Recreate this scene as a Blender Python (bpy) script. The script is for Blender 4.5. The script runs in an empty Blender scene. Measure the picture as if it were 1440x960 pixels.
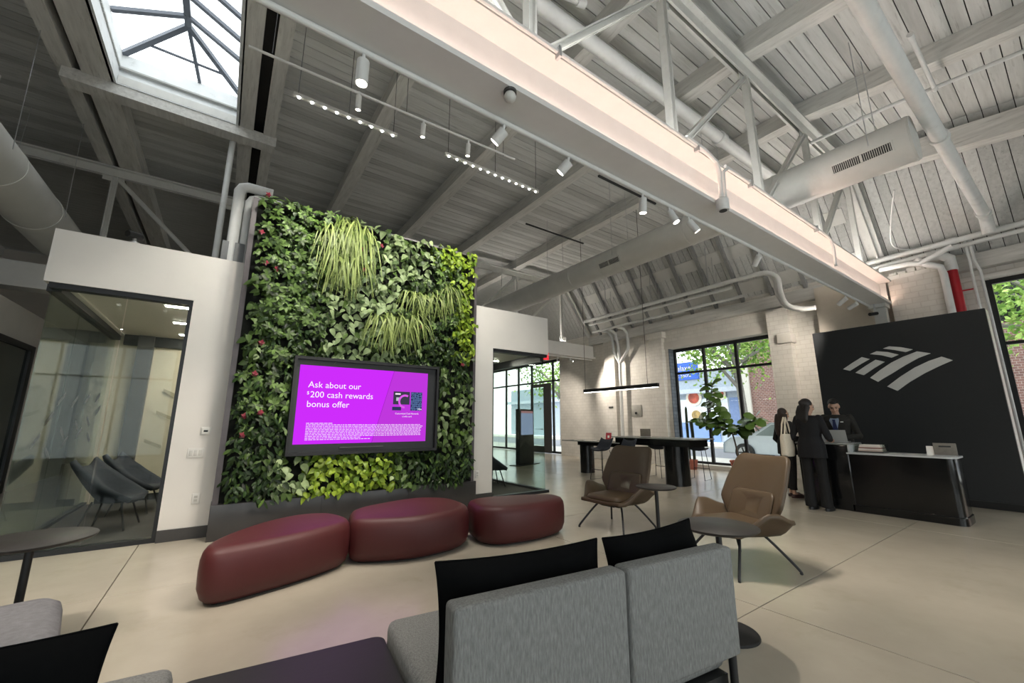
import bpy, bmesh, math, random
from mathutils import Vector, Matrix, Euler
random.seed(7)
R = math.radians
PI = math.pi
scene = bpy.context.scene
C = scene.collection

# ------------------------------------------------------------------ camera
cam_data = bpy.data.cameras.new('camera')
cam_data.sensor_width = 36.0
cam_data.lens = 36.0 * 569.57 / 1440.0
cam_data.clip_start = 0.05
cam_data.clip_end = 300
cam = bpy.data.objects.new('camera', cam_data)
cam.location = (0, 0, 1.35)
cam.rotation_euler = (R(90 + 11.286), 0, R(-35.094))
C.objects.link(cam)
scene.camera = cam

# ------------------------------------------------------------------ world and daylight
world = bpy.data.worlds.new('overcast_sky')
scene.world = world
world.use_nodes = True
wn = world.node_tree.nodes
bg = wn['Background']
bg.inputs[0].default_value = (0.97, 0.985, 1.0, 1)
bg.inputs[1].default_value = 3.2

def portal(loc, rot, sx, sy):
    d = bpy.data.lights.new('daylight_portal', 'AREA')
    d.shape = 'RECTANGLE'; d.size = sx; d.size_y = sy
    d.cycles.is_portal = True
    o = bpy.data.objects.new('daylight_portal', d)
    o.location = loc; o.rotation_euler = rot
    C.objects.link(o)
portal((12.3, 6.35, 1.9), (R(90), 0, R(90)), 3.1, 3.7)
portal((12.3, -0.9, 2.1), (R(90), 0, R(90)), 3.5, 4.0)
portal((12.3, 16.2, 2.1), (R(90), 0, R(90)), 5.8, 4.1)
portal((-1.18, 6.5, 7.55), (0, 0, 0), 1.7, 3.6)
portal((0.3, -1.1, 6.95), (0, 0, 0), 2.6, 2.4)
for x in (-3.4, 1.4, 6.2):
    portal((x, -4.1, 2.0), (R(90), 0, 0), 4.0, 3.4)

vs = scene.view_settings
vs.view_transform = 'Standard'
vs.look = 'None'
vs.gamma = 1.0
vs.use_curve_mapping = False
vs.exposure = 0.12

# ------------------------------------------------------------------ materials
def lin(h):
    h = h.lstrip('#')
    v = [int(h[i:i+2], 16) / 255 for i in (0, 2, 4)]
    return tuple(c / 12.92 if c <= 0.04045 else ((c + 0.055) / 1.055) ** 2.4 for c in v)

def mat(name, col, rough=0.5, metal=0.0, var=0.12, scale=6.0, bump=0.0, bscale=40.0, spec=0.5, stretch=None, dirt=None):
    m = bpy.data.materials.new(name)
    m.use_nodes = True
    nt = m.node_tree; n = nt.nodes; l = nt.links
    b = n['Principled BSDF']
    c = lin(col) if isinstance(col, str) else col
    tc = n.new('ShaderNodeTexCoord')
    src = tc.outputs['Object']
    if stretch:
        mp = n.new('ShaderNodeMapping'); mp.inputs['Scale'].default_value = stretch
        l.new(src, mp.inputs[0]); src = mp.outputs[0]
    nz = n.new('ShaderNodeTexNoise'); nz.inputs['Scale'].default_value = scale
    nz.inputs['Detail'].default_value = 5; nz.inputs['Roughness'].default_value = 0.6
    l.new(src, nz.inputs['Vector'])
    rp = n.new('ShaderNodeValToRGB')
    rp.color_ramp.elements[0].position = 0.3; rp.color_ramp.elements[1].position = 0.72
    rp.color_ramp.elements[0].color = (*[x * (1 - var) for x in c], 1)
    rp.color_ramp.elements[1].color = (*[min(1, x * (1 + var)) for x in c], 1)
    l.new(nz.outputs['Fac'], rp.inputs[0])
    out = rp.outputs[0]
    if dirt:
        dc, amount, dscale = dirt
        dn = n.new('ShaderNodeTexNoise'); dn.inputs['Scale'].default_value = dscale; dn.inputs['Detail'].default_value = 8
        dn.inputs['Roughness'].default_value = 0.7
        l.new(src, dn.inputs['Vector'])
        dr = n.new('ShaderNodeValToRGB'); dr.color_ramp.elements[0].position = 0.56; dr.color_ramp.elements[1].position = 0.74
        dr.color_ramp.elements[0].color = (0, 0, 0, 1); dr.color_ramp.elements[1].color = (amount, amount, amount, 1)
        l.new(dn.outputs['Fac'], dr.inputs[0])
        mx = n.new('ShaderNodeMix'); mx.data_type = 'RGBA'
        l.new(dr.outputs[0], mx.inputs['Factor']); l.new(out, mx.inputs['A'])
        mx.inputs['B'].default_value = (*lin(dc), 1)
        out = mx.outputs['Result']
    l.new(out, b.inputs['Base Color'])
    b.inputs['Roughness'].default_value = rough
    b.inputs['Metallic'].default_value = metal
    b.inputs['Specular IOR Level'].default_value = spec
    if bump:
        bn = n.new('ShaderNodeTexNoise'); bn.inputs['Scale'].default_value = bscale; bn.inputs['Detail'].default_value = 4
        l.new(src, bn.inputs['Vector'])
        bu = n.new('ShaderNodeBump'); bu.inputs['Strength'].default_value = bump; bu.inputs['Distance'].default_value = 0.01
        l.new(bn.outputs['Fac'], bu.inputs['Height']); l.new(bu.outputs[0], b.inputs['Normal'])
    return m

def emit(name, col, strength):
    m = bpy.data.materials.new(name); m.use_nodes = True
    nt = m.node_tree; nt.nodes.clear()
    e = nt.nodes.new('ShaderNodeEmission'); o = nt.nodes.new('ShaderNodeOutputMaterial')
    c = lin(col) if isinstance(col, str) else col
    e.inputs[0].default_value = (*c, 1); e.inputs[1].default_value = strength
    nt.links.new(e.outputs[0], o.inputs[0])
    return m

def glass(name, tint, refl=0.014, film=None):
    m = bpy.data.materials.new(name); m.use_nodes = True
    nt = m.node_tree; nt.nodes.clear(); n = nt.nodes; l = nt.links
    t = n.new('ShaderNodeBsdfTransparent'); t.inputs[0].default_value = (*tint, 1)
    g = n.new('ShaderNodeBsdfGlossy'); g.inputs['Roughness'].default_value = 0.02
    g.inputs[0].default_value = (0.9, 0.93, 0.95, 1)
    lw_ = n.new('ShaderNodeLayerWeight'); lw_.inputs['Blend'].default_value = 0.5
    pw = n.new('ShaderNodeMath'); pw.operation = 'POWER'; pw.inputs[1].default_value = 5
    l.new(lw_.outputs['Facing'], pw.inputs[0])
    fr = n.new('ShaderNodeMath'); fr.operation = 'MULTIPLY_ADD'; fr.inputs[1].default_value = 0.9; fr.inputs[2].default_value = refl
    l.new(pw.outputs[0], fr.inputs[0])
    mx = n.new('ShaderNodeMixShader'); o = n.new('ShaderNodeOutputMaterial')
    l.new(fr.outputs[0], mx.inputs[0])
    l.new(t.outputs[0], mx.inputs[1]); l.new(g.outputs[0], mx.inputs[2])
    last = mx.outputs[0]
    if film:
        d = n.new('ShaderNodeBsdfDiffuse'); d.inputs[0].default_value = (*film[0], 1)
        mx2 = n.new('ShaderNodeMixShader'); mx2.inputs[0].default_value = film[1]
        l.new(last, mx2.inputs[1]); l.new(d.outputs[0], mx2.inputs[2]); last = mx2.outputs[0]
    l.new(last, o.inputs[0])
    return m

def brick_mat(name, c1, c2, mortar, scale, rough=0.8, axes='YZ', bump=0.5, w=0.5, h=0.25, ms=0.02):
    m = bpy.data.materials.new(name); m.use_nodes = True
    nt = m.node_tree; n = nt.nodes; l = nt.links; b = n['Principled BSDF']
    tc = n.new('ShaderNodeTexCoord'); sx = n.new('ShaderNodeSeparateXYZ'); cx = n.new('ShaderNodeCombineXYZ')
    l.new(tc.outputs['Object'], sx.inputs[0])
    l.new(sx.outputs[axes[0]], cx.inputs['X']); l.new(sx.outputs[axes[1]], cx.inputs['Y'])
    br = n.new('ShaderNodeTexBrick'); br.inputs['Scale'].default_value = scale
    br.inputs['Brick Width'].default_value = w; br.inputs['Row Height'].default_value = h
    br.inputs['Mortar Size'].default_value = ms
    br.inputs['Color1'].default_value = (*lin(c1), 1); br.inputs['Color2'].default_value = (*lin(c2), 1)
    br.inputs['Mortar'].default_value = (*lin(mortar), 1)
    l.new(cx.outputs[0], br.inputs['Vector'])
    nz = n.new('ShaderNodeTexNoise'); nz.inputs['Scale'].default_value = 2.5; nz.inputs['Detail'].default_value = 6
    l.new(tc.outputs['Object'], nz.inputs['Vector'])
    mr = n.new('ShaderNodeMapRange'); mr.inputs['To Min'].default_value = 0.75; mr.inputs['To Max'].default_value = 1.12
    l.new(nz.outputs['Fac'], mr.inputs['Value'])
    mx = n.new('ShaderNodeMix'); mx.data_type = 'RGBA'; mx.blend_type = 'MULTIPLY'; mx.inputs['Factor'].default_value = 1
    l.new(br.outputs['Color'], mx.inputs['A']); l.new(mr.outputs[0], mx.inputs['B'])
    l.new(mx.outputs['Result'], b.inputs['Base Color'])
    b.inputs['Roughness'].default_value = rough
    bu = n.new('ShaderNodeBump'); bu.inputs['Strength'].default_value = bump; bu.inputs['Distance'].default_value = 0.01; bu.invert = True
    l.new(br.outputs['Fac'], bu.inputs['Height']); l.new(bu.outputs[0], b.inputs['Normal'])
    return m

M = {}
M['concrete'] = mat('concrete', '#aca495', 0.24, var=0.10, scale=1.1, dirt=('#98917f', 0.5, 1.7), bump=0.02, bscale=25)
M['joint'] = mat('joint', '#3a362f', 0.9)
M['board'] = mat('board', '#c6c7c4', 0.7, var=0.10, scale=2.0, stretch=(0.6, 8, 8), dirt=('#7d7c78', 0.75, 2.2), bump=0.15, bscale=12)
M['board2'] = mat('board2', '#b3b4b1', 0.7, var=0.12, scale=2.2, stretch=(0.6, 8, 8), dirt=('#7f7d76', 0.75, 3.0), bump=0.15, bscale=12)
M['timber'] = mat('timber', '#c8c7c2', 0.75, var=0.14, scale=3.0, stretch=(6, 0.6, 6), dirt=('#7e7a71', 0.7, 4.0), bump=0.2, bscale=9)
M['rafter'] = mat('rafter', '#8b8c8b', 0.75, var=0.12, dirt=('#6c6b68', 0.5, 4))
M['gap'] = mat('gap', '#2a2826', 0.9)
M['steel'] = mat('steel', '#cfcfca', 0.5, var=0.06, dirt=('#9a968d', 0.5, 6))
M['white'] = mat('white', '#ddd9d2', 0.6, var=0.03, scale=2.0)
M['plaster'] = mat('plaster', '#cfcac2', 0.7, var=0.05, scale=1.5)
M['beam'] = mat('beam', '#d4d3d0', 0.55, var=0.03)
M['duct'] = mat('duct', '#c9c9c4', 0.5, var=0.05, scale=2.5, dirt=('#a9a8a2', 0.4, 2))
M['pipe'] = mat('pipe', '#d6d7d5', 0.45, var=0.05, dirt=('#a8a6a0', 0.4, 5))
M['redpipe'] = mat('redpipe', '#a81421', 0.4, var=0.1)
M['black'] = mat('black', '#191a1b', 0.45, var=0.15)
M['blackgloss'] = mat('blackgloss', '#101112', 0.14, var=0.1)
M['panel'] = mat('panel', '#1d2022', 0.6, var=0.08, scale=30)
M['frame'] = mat('frame', '#15171a', 0.4, var=0.1)
M['darkgrey'] = mat('darkgrey', '#3f3e3d', 0.45, var=0.1)
M['planter'] = mat('planter', '#3b3a3a', 0.32, var=0.12, scale=3)
M['carpet'] = mat('carpet', '#3a3735', 0.95, var=0.2, scale=80, bump=0.3, bscale=200)
M['leather'] = mat('leather', '#4a1a1b', 0.5, var=0.06, scale=3, bump=0.05, bscale=150)
M['tan'] = mat('tan', '#4e3f2d', 0.45, var=0.07, scale=4, bump=0.05, bscale=160)
M['grey'] = mat('grey', '#7c7d7b', 0.95, var=0.30, scale=130, stretch=(1, 1, 0.2), bump=0.4, bscale=220)
M['grey2'] = mat('grey2', '#77777a', 0.95, var=0.15, scale=30, bump=0.3, bscale=200)
M['velvet'] = mat('velvet', '#08090a', 0.95, var=0.2, scale=12, spec=0.1)
M['woodblack'] = mat('woodblack', '#262627', 0.5, var=0.18, scale=10, stretch=(1, 12, 1))
M['tabletop'] = mat('tabletop', '#2a2725', 0.5, var=0.2, scale=8, stretch=(10, 1, 1))
M['navy'] = mat('navy', '#262a33', 0.9, var=0.15, scale=40)
M['brickwall'] = brick_mat('brickwall', '#dfdbd3', '#dad6cd', '#d2cdc4', 2.2, bump=0.3)
M['brickred'] = brick_mat('brickred', '#8f6860', '#775650', '#b7aaa2', 2.4)
M['brickdaylit'] = brick_mat('brickdaylit', '#6d7680', '#5d6670', '#4a525b', 2.2, axes='XZ')
M['glass'] = glass('glass', (0.86, 0.90, 0.87))
M['glasswin'] = glass('glasswin', (0.92, 0.95, 0.95))
M['glassdark'] = glass('glassdark', (0.55, 0.58, 0.55))
M['glassfilm'] = glass('glassfilm', (0.80, 0.86, 0.83), film=((0.62, 0.64, 0.58), 0.18))
M['film'] = mat('film', '#35332f', 0.8)
M['plasticwhite'] = mat('plasticwhite', '#dcdad4', 0.4, var=0.03)
M['silver'] = mat('silver', '#b9bbbd', 0.3, metal=0.8, var=0.05)
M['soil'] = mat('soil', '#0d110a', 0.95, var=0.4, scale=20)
M['terracotta'] = mat('terracotta', '#9b5a49', 0.7, var=0.1)
M['lampglow'] = emit('lampglow', (1.0, 0.93, 0.8), 9.0)
M['linearglow'] = emit('linearglow', (1.0, 0.93, 0.82), 100.0)
M['upglow'] = emit('upglow', (1.0, 0.975, 0.94), 23.0)
M['upglow3'] = emit('upglow3', (1.0, 0.92, 0.85), 75.0)
M['addedupglow'] = emit('addedupglow', (1.0, 0.93, 0.85), 45.0)
M['pendantglow'] = emit('pendantglow', (1.0, 0.96, 0.9), 9.0)
M['coveglow'] = emit('coveglow', (1.0, 0.70, 0.58), 34.0)
M['dotglow'] = emit('dotglow', (1.0, 0.98, 0.95), 14.0)

# ------------------------------------------------------------------ mesh helpers
class MB:
    def __init__(s):
        s.v = []; s.f = []; s.mi = []; s.cur = 0
    def add(s, vs_, fs_):
        o = len(s.v); s.v += [tuple(v) for v in vs_]
        s.f += [tuple(i + o for i in f) for f in fs_]; s.mi += [s.cur] * len(fs_)
        return s
    def box(s, x0, x1, y0, y1, z0, z1):
        return s.add([(x0,y0,z0),(x1,y0,z0),(x1,y1,z0),(x0,y1,z0),(x0,y0,z1),(x1,y0,z1),(x1,y1,z1),(x0,y1,z1)],
              [(0,3,2,1),(4,5,6,7),(0,1,5,4),(1,2,6,5),(2,3,7,6),(3,0,4,7)])
    def hexa(s, p):
        return s.add(p, [(0,3,2,1),(4,5,6,7),(0,1,5,4),(1,2,6,5),(2,3,7,6),(3,0,4,7)])
    def bar(s, p0, p1, w, h, up=(0, 0, 1)):
        p0 = Vector(p0); p1 = Vector(p1); d = (p1 - p0).normalized(); u = Vector(up)
        if abs(d.dot(u)) > 0.98: u = Vector((1, 0, 0))
        a = d.cross(u).normalized() * (w / 2); b = a.cross(d).normalized() * (h / 2)
        return s.hexa([p0-a-b, p1-a-b, p1+a-b, p0+a-b, p0-a+b, p1-a+b, p1+a+b, p0+a+b])
    def cyl(s, p0, p1, r0, r1=None, n=16):
        if r1 is None: r1 = r0
        return s.tube([p0, p1], [r0, r1], n)
    def tube(s, pts, r, n=10, cap=True):
        pts = [Vector(p) for p in pts]
        rs = r if isinstance(r, (list, tuple)) else [r] * len(pts)
        o = len(s.v); prev = None; rings = []
        for i, p in enumerate(pts):
            if i == 0: t = pts[1] - p
            elif i == len(pts) - 1: t = p - pts[i-1]
            else: t = (pts[i+1] - p).normalized() + (p - pts[i-1]).normalized()
            t.normalize()
            if prev is None:
                a = Vector((0, 0, 1)) if abs(t.z) < 0.9 else Vector((1, 0, 0))
                nrm = t.cross(a).normalized()
            else:
                nrm = (prev - t * prev.dot(t)).normalized()
            prev = nrm; bn = t.cross(nrm)
            rings.append([p + (nrm * math.cos(2*PI*k/n) + bn * math.sin(2*PI*k/n)) * rs[i] for k in range(n)])
        vs_ = [v for rg in rings for v in rg]; fs_ = []
        for i in range(len(pts) - 1):
            for k in range(n):
                fs_.append((i*n+k, i*n+(k+1) % n, (i+1)*n+(k+1) % n, (i+1)*n+k))
        if cap:
            fs_.append(tuple(reversed(range(n)))); fs_.append(tuple((len(pts)-1)*n + k for k in range(n)))
        return s.add(vs_, fs_)
    def lathe(s, prof, c=(0, 0, 0), n=24):
        vs_ = []; fs_ = []
        for r, z in prof:
            for k in range(n):
                vs_.append((c[0] + r*math.cos(2*PI*k/n), c[1] + r*math.sin(2*PI*k/n), c[2] + z))
        for i in range(len(prof) - 1):
            for k in range(n):
                fs_.append((i*n+k, i*n+(k+1) % n, (i+1)*n+(k+1) % n, (i+1)*n+k))
        fs_.append(tuple(reversed(range(n)))); fs_.append(tuple((len(prof)-1)*n + k for k in range(n)))
        return s.add(vs_, fs_)
    def loft(s, loops, cap=True):
        n = len(loops[0]); vs_ = [v for lp in loops for v in lp]; fs_ = []
        for i in range(len(loops) - 1):
            for k in range(n):
                fs_.append((i*n+k, i*n+(k+1) % n, (i+1)*n+(k+1) % n, (i+1)*n+k))
        if cap:
            fs_.append(tuple(reversed(range(n)))); fs_.append(tuple((len(loops)-1)*n + k for k in range(n)))
        return s.add(vs_, fs_)
    def prism(s, outline, z0, z1, T=lambda x, y, z: (x, y, z)):
        return s.loft([[T(x, y, z0) for x, y in outline], [T(x, y, z1) for x, y in outline]])
    def ball(s, c, r, n=12, m=8):
        rx, ry, rz = r if isinstance(r, (tuple, list)) else (r, r, r)
        vs_ = [(c[0], c[1], c[2] - rz)]; fs_ = []
        for i in range(1, m):
            a = -PI/2 + PI*i/m
            for k in range(n):
                vs_.append((c[0] + rx*math.cos(a)*math.cos(2*PI*k/n), c[1] + ry*math.cos(a)*math.sin(2*PI*k/n), c[2] + rz*math.sin(a)))
        vs_.append((c[0], c[1], c[2] + rz)); L = len(vs_) - 1
        for k in range(n):
            fs_.append((0, 1 + (k+1) % n, 1 + k)); fs_.append((L, L - n + k, L - n + (k+1) % n))
        for i in range(m - 2):
            for k in range(n):
                fs_.append((1+i*n+k, 1+i*n+(k+1) % n, 1+(i+1)*n+(k+1) % n, 1+(i+1)*n+k))
        return s.add(vs_, fs_)
    def build(s, name, m, parent=None, smooth=False, bevel=0, seg=2, w=False, auto=True):
        """w: vertices are in world space and the root thing has a plain location"""
        off = Vector((0, 0, 0))
        if w and parent is not None:
            root = parent
            while root.parent: root = root.parent
            off = Vector(root.location)
        me = bpy.data.meshes.new(name)
        me.from_pydata([(v[0]-off.x, v[1]-off.y, v[2]-off.z) for v in s.v], [], s.f)
        ms = m if isinstance(m, (list, tuple)) else [m]
        for x in ms: me.materials.append(M[x] if isinstance(x, str) else x)
        if len(ms) > 1: me.polygons.foreach_set('material_index', s.mi)
        if smooth:
            me.polygons.foreach_set('use_smooth', [True] * len(me.polygons))
            if auto:
                try: me.set_sharp_from_angle(angle=R(42))
                except Exception: pass
        me.update()
        o = bpy.data.objects.new(name, me); C.objects.link(o)
        if parent is not None: o.parent = parent
        if bevel:
            b = o.modifiers.new('bevel', 'BEVEL'); b.width = bevel; b.segments = seg; b.limit_method = 'ANGLE'; b.angle_limit = R(40)
            if seg > 1:
                me.polygons.foreach_set('use_smooth', [True] * len(me.polygons))
                b.harden_normals = False
        return o

def tag(o, label, cat, group=None):
    o['label'] = label; o['category'] = cat
    if group: o['group'] = group
    return o
def thing(name, label, cat, loc=(0, 0, 0), rz=0.0, group=None):
    o = bpy.data.objects.new(name, None); C.objects.link(o)
    o.empty_display_size = 0.1
    o.location = loc; o.rotation_euler = (0, 0, rz)
    return tag(o, label, cat, group)
def struct(o):
    o['kind'] = 'structure'; return o
def root_struct(name, loc=(0, 0, 0)):
    o = bpy.data.objects.new(name, None); C.objects.link(o); o.location = loc; o['kind'] = 'structure'
    return o
def dup(root, loc, rz, label=None, group=None):
    r = root.copy(); C.objects.link(r); r.location = loc; r.rotation_euler = (0, 0, rz)
    if label: r['label'] = label
    if group: r['group'] = group
    for ch in list(root.children):
        c = ch.copy(); C.objects.link(c); c.parent = r
        for g in ch.children:
            d = g.copy(); C.objects.link(d); d.parent = c
    return r
def inst(src, parent, loc=(0, 0, 0), rot=(0, 0, 0), scale=(1, 1, 1)):
    c = src.copy(); C.objects.link(c); c.parent = parent
    c.location = loc; c.rotation_euler = rot; c.scale = scale
    return c
def catmull(pts, n=6, closed=True):
    out = []; L = len(pts)
    rng = range(L if closed else L - 1)
    for i in rng:
        if closed: p = [Vector(pts[(i + k) % L]) for k in (-1, 0, 1, 2)]
        else: p = [Vector(pts[min(max(i + k, 0), L - 1)]) for k in (-1, 0, 1, 2)]
        for j in range(n):
            t = j / n
            out.append(0.5 * ((2*p[1]) + (p[2]-p[0])*t + (2*p[0]-5*p[1]+4*p[2]-p[3])*t*t + (3*p[1]-p[0]-3*p[2]+p[3])*t**3))
    if not closed: out.append(Vector(pts[-1]))
    return out
def rrect(x0, x1, y0, y1, r, n=5):
    out = []
    for cx, cy, a0 in ((x1-r, y1-r, 0), (x0+r, y1-r, 90), (x0+r, y0+r, 180), (x1-r, y0+r, 270)):
        for i in range(n + 1):
            a = R(a0 + 90*i/n); out.append((cx + r*math.cos(a), cy + r*math.sin(a)))
    return out
def inset_loop(loop, d):
    n = len(loop); out = []
    for i in range(n):
        a = Vector(loop[i-1]); b = Vector(loop[i]); c = Vector(loop[(i+1) % n])
        t = (c - a); t = t.normalized() if t.length > 1e-9 else Vector((1, 0))
        out.append((b.x - t.y*d, b.y + t.x*d))
    return out
def spot(name, loc, target, energy, size=50, blend=0.6, col=(1, 0.90, 0.79), rad=0.05, parent=None):
    d = bpy.data.lights.new(name, 'SPOT'); d.energy = energy; d.spot_size = R(size); d.spot_blend = blend
    d.color = col; d.shadow_soft_size = rad
    o = bpy.data.objects.new(name, d); C.objects.link(o)
    v = Vector(target) - Vector(loc)
    o.rotation_euler = v.to_track_quat('-Z', 'Y').to_euler()
    if parent is not None:
        o.parent = parent; o.location = Vector(loc) - Vector(parent.location)
    else: o.location = loc
    return o
def text_mesh(name, body, size, m, parent, T, align='LEFT', bold=0.0, spacing=1.0, depth=0.0):
    """T maps text-plane coordinates (x, y) to the thing's local space"""
    cu = bpy.data.curves.new(name, 'FONT'); cu.body = body; cu.size = size; cu.align_x = align
    cu.offset = bold; cu.space_character = spacing; cu.resolution_u = 3
    o = bpy.data.objects.new('tmp_text', cu); C.objects.link(o)
    dg = bpy.context.evaluated_depsgraph_get()
    me = bpy.data.meshes.new_from_object(o.evaluated_get(dg))
    bpy.data.objects.remove(o); bpy.data.curves.remove(cu)
    for v in me.vertices: v.co = T(v.co.x, v.co.y)
    me.materials.clear(); me.materials.append(M[m] if isinstance(m, str) else m); me.name = name
    q = bpy.data.objects.new(name, me); C.objects.link(q); q.parent = parent
    return q
def remesh(mb, voxel, smooth_it=6, dec=0.35):
    """union of overlapping solids as one continuous surface"""
    me = bpy.data.meshes.new('tmp'); me.from_pydata(mb.v, [], mb.f); me.update()
    o = bpy.data.objects.new('tmp', me); C.objects.link(o)
    a = o.modifiers.new('r', 'REMESH'); a.mode = 'VOXEL'; a.voxel_size = voxel
    b = o.modifiers.new('s', 'SMOOTH'); b.factor = 0.5; b.iterations = smooth_it
    d = o.modifiers.new('d', 'DECIMATE'); d.ratio = dec
    dg = bpy.context.evaluated_depsgraph_get()
    out = bpy.data.meshes.new_from_object(o.evaluated_get(dg))
    bpy.data.objects.remove(o); bpy.data.meshes.remove(me)
    out.polygons.foreach_set('use_smooth', [True] * len(out.polygons))
    return out
def mesh_obj(name, me, m, parent):
    me.materials.clear()
    for x in (m if isinstance(m, (list, tuple)) else [m]): me.materials.append(M[x] if isinstance(x, str) else x)
    me.name = name
    o = bpy.data.objects.new(name, me); C.objects.link(o); o.parent = parent
    return o
# ================================================================== STRUCTURE
XL, XR, YN, YB = -8.3, 11.9, -4.0, 20.0
# ---- floor: saw-cut concrete slabs over a dark joint bed
fl = MB().box(XL, 12.3, YN - 0.4, YB, -0.3, -0.03).build('floor', 'joint'); struct(fl)
fx = [XL, -4.66, -0.61, 3.44, 7.49, 12.3]; fy = [YN - 0.4, -1.36, 1.68, 4.72, 7.76, 10.8, 13.84, 16.88, YB]
for i in range(len(fx) - 1):
    for j in range(len(fy) - 1):
        g = 0.004
        MB().box(fx[i]+g, fx[i+1]-g, fy[j]+g, fy[j+1]-g, -0.1, 0).build('floor_slab', 'concrete', fl, bevel=0.002, seg=1)

# ---- far wall of painted brick (X = 11.9)
wall = MB()
def wseg(y0, y1, z0, z1): wall.box(XR, XR + 0.35, y0, y1, z0, z1)
TOPZ = 5.0
W1 = (4.8, 7.88, 0.08, 3.74); W2 = (-2.6, 0.86, 0.12, 4.1); W3 = (13.3, 19.2, 0.0, 4.15)
ys = [YN, W2[0], W2[1], W1[0], W1[1], W3[0], W3[1], YB]
for k in range(0, 7, 2): wseg(ys[k], ys[k+1], 0, TOPZ)
for w_ in (W1, W2, W3):
    if w_[2] > 0: wseg(w_[0], w_[1], -0.02, w_[2])
    wseg(w_[0], w_[1], w_[3], TOPZ)
wf = struct(wall.build('wall_far', 'brickwall'))
MB().box(11.72, 11.9, 8.0, 8.5, 0, 4.3).build('pilaster', 'brickwall', wf)
MB().box(11.66, 11.9, 7.92, 8.58, 4.12, 4.34).build('pilaster_cap', 'brickwall', wf, bevel=0.02)
MB().box(11.68, 11.9, 4.22, 4.72, 0, 4.3).build('pilaster', 'brickwall', wf)
MB().box(11.60, 11.9, 4.16, 4.5, 3.35, 3.6).build('corbel_block', 'plaster', wf, bevel=0.02)
MB().box(11.72, 11.9, 10.05, 10.55, 0, 4.4).build('pilaster', 'brickwall', wf)
MB().box(11.62, 11.72, 2.3, 3.55, 0, 4.6).build('wall_panel', mat('tanpanel', '#c9c0b2', 0.7, var=0.05), wf)
MB().box(11.35, 11.9, 1.36, 2.14, 0, 4.42).build('brick_pier', 'brickwall', wf, bevel=0.015)
for k in range(5):
    MB().box(11.38 + 0.03*k, 11.85, 1.4 + 0.15*k, 1.53 + 0.15*k, 4.42, 4.50 + 0.02*(k % 3)).build('broken_brick', 'brickwall', wf, bevel=0.01)
MB().box(11.7, 11.95, 2.6, 11.3, 4.36, 4.68).build('wall_plate', 'timber', wf, bevel=0.01)
MB().box(11.7, 11.95, -4.0, 1.3, 4.3, 4.6).build('wall_plate', 'timber', wf, bevel=0.01)
MB().box(11.84, 11.9, 4.7, 8.0, 3.74, 3.98).build('window_lintel', 'plaster', wf)
MB().box(11.82, 11.9, -2.6, 1.2, 4.1, 4.17).build('window_lintel', 'white', wf)
MB().box(11.8, 12.12, 4.8, 7.88, 0.0, 0.12).build('window_sill', 'plaster', wf)
MB().box(11.895, 12.15, 7.86, 7.88, 0.12, 3.74).build('window_reveal', 'brickdaylit', wf)  # blue-grey lining paints the daylight onto the white brick reveal

def window(name, x, y0, y1, z0, z1, vs_, hs_, t=0.06, d=0.08, gm='glasswin', axis='X', parent_kind=True):
    w_ = root_struct(name, (x, (y0+y1)/2, z0) if axis == 'X' else ((y0+y1)/2, x, z0))
    def bx(nm, a0, a1, b0, b1, m_, dd, par=None):
        mb = MB()
        if axis == 'X': mb.box(x - dd/2, x + dd/2, a0, a1, b0, b1)
        else: mb.box(a0, a1, x - dd/2, x + dd/2, b0, b1)
        return mb.build(nm, m_, par or w_, w=True)
    bx('jamb', y0, y0+t, z0, z1, 'frame', d); bx('jamb', y1-t, y1, z0, z1, 'frame', d)
    bx('rail', y0+t, y1-t, z0, z0+t, 'frame', d); bx('rail', y0+t, y1-t, z1-t*1.2, z1, 'frame', d)
    for v in vs_: bx('mullion', v-t*0.45, v+t*0.45, z0+t, z1-t, 'frame', d)
    for h in hs_: bx('transom', y0+t, y1-t, h-t*0.4, h+t*0.4, 'frame', d*0.9)
    ye = sorted([y0+t] + list(vs_) + [y1-t]); ze = sorted([z0+t] + list(hs_) + [z1-t])
    for a, b in zip(ye[:-1], ye[1:]):
        for c, e in zip(ze[:-1], ze[1:]):
            bx('pane', a+0.004, b-0.004, c+0.004, e-0.004, gm, 0.006)
    return w_
window('window_1', 12.18, W1[0], W1[1], W1[2]+0.02, W1[3], (6.83, 5.83), (2.93,), t=0.085)
window('window_2', 12.08, W2[0], W2[1], W2[2], W2[3], (-0.8,), (2.83,), t=0.075)
window('window_3', 12.08, W3[0], W3[1], 0.02, W3[3], (13.95, 15.5, 16.6, 17.7), (3.2,), t=0.09)
dr = root_struct('door_1', (12.0, 14.7, 0))
for nm, a, b, c, e, m_ in (('door_stile', 14.0, 14.5, 0.02, 3.1, 'darkgrey'), ('door_stile', 15.3, 15.45, 0.02, 3.1, 'darkgrey'),
                       ('door_rail', 14.5, 15.3, 0.02, 0.3, 'darkgrey'), ('door_rail', 14.5, 15.3, 2.95, 3.1, 'darkgrey')):
    MB().box(11.95, 12.0, a, b, c, e).build(nm, m_, dr, w=True)
MB().box(11.97, 11.98, 14.5, 15.3, 0.3, 2.95).build('pane', 'glasswin', dr, w=True)
MB().tube([(11.95, 14.55, 1.05), (11.88, 14.55, 1.05), (11.88, 15.25, 1.05), (11.95, 15.25, 1.05)], 0.018, 8).build('push_bar', 'silver', dr, w=True)

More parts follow.
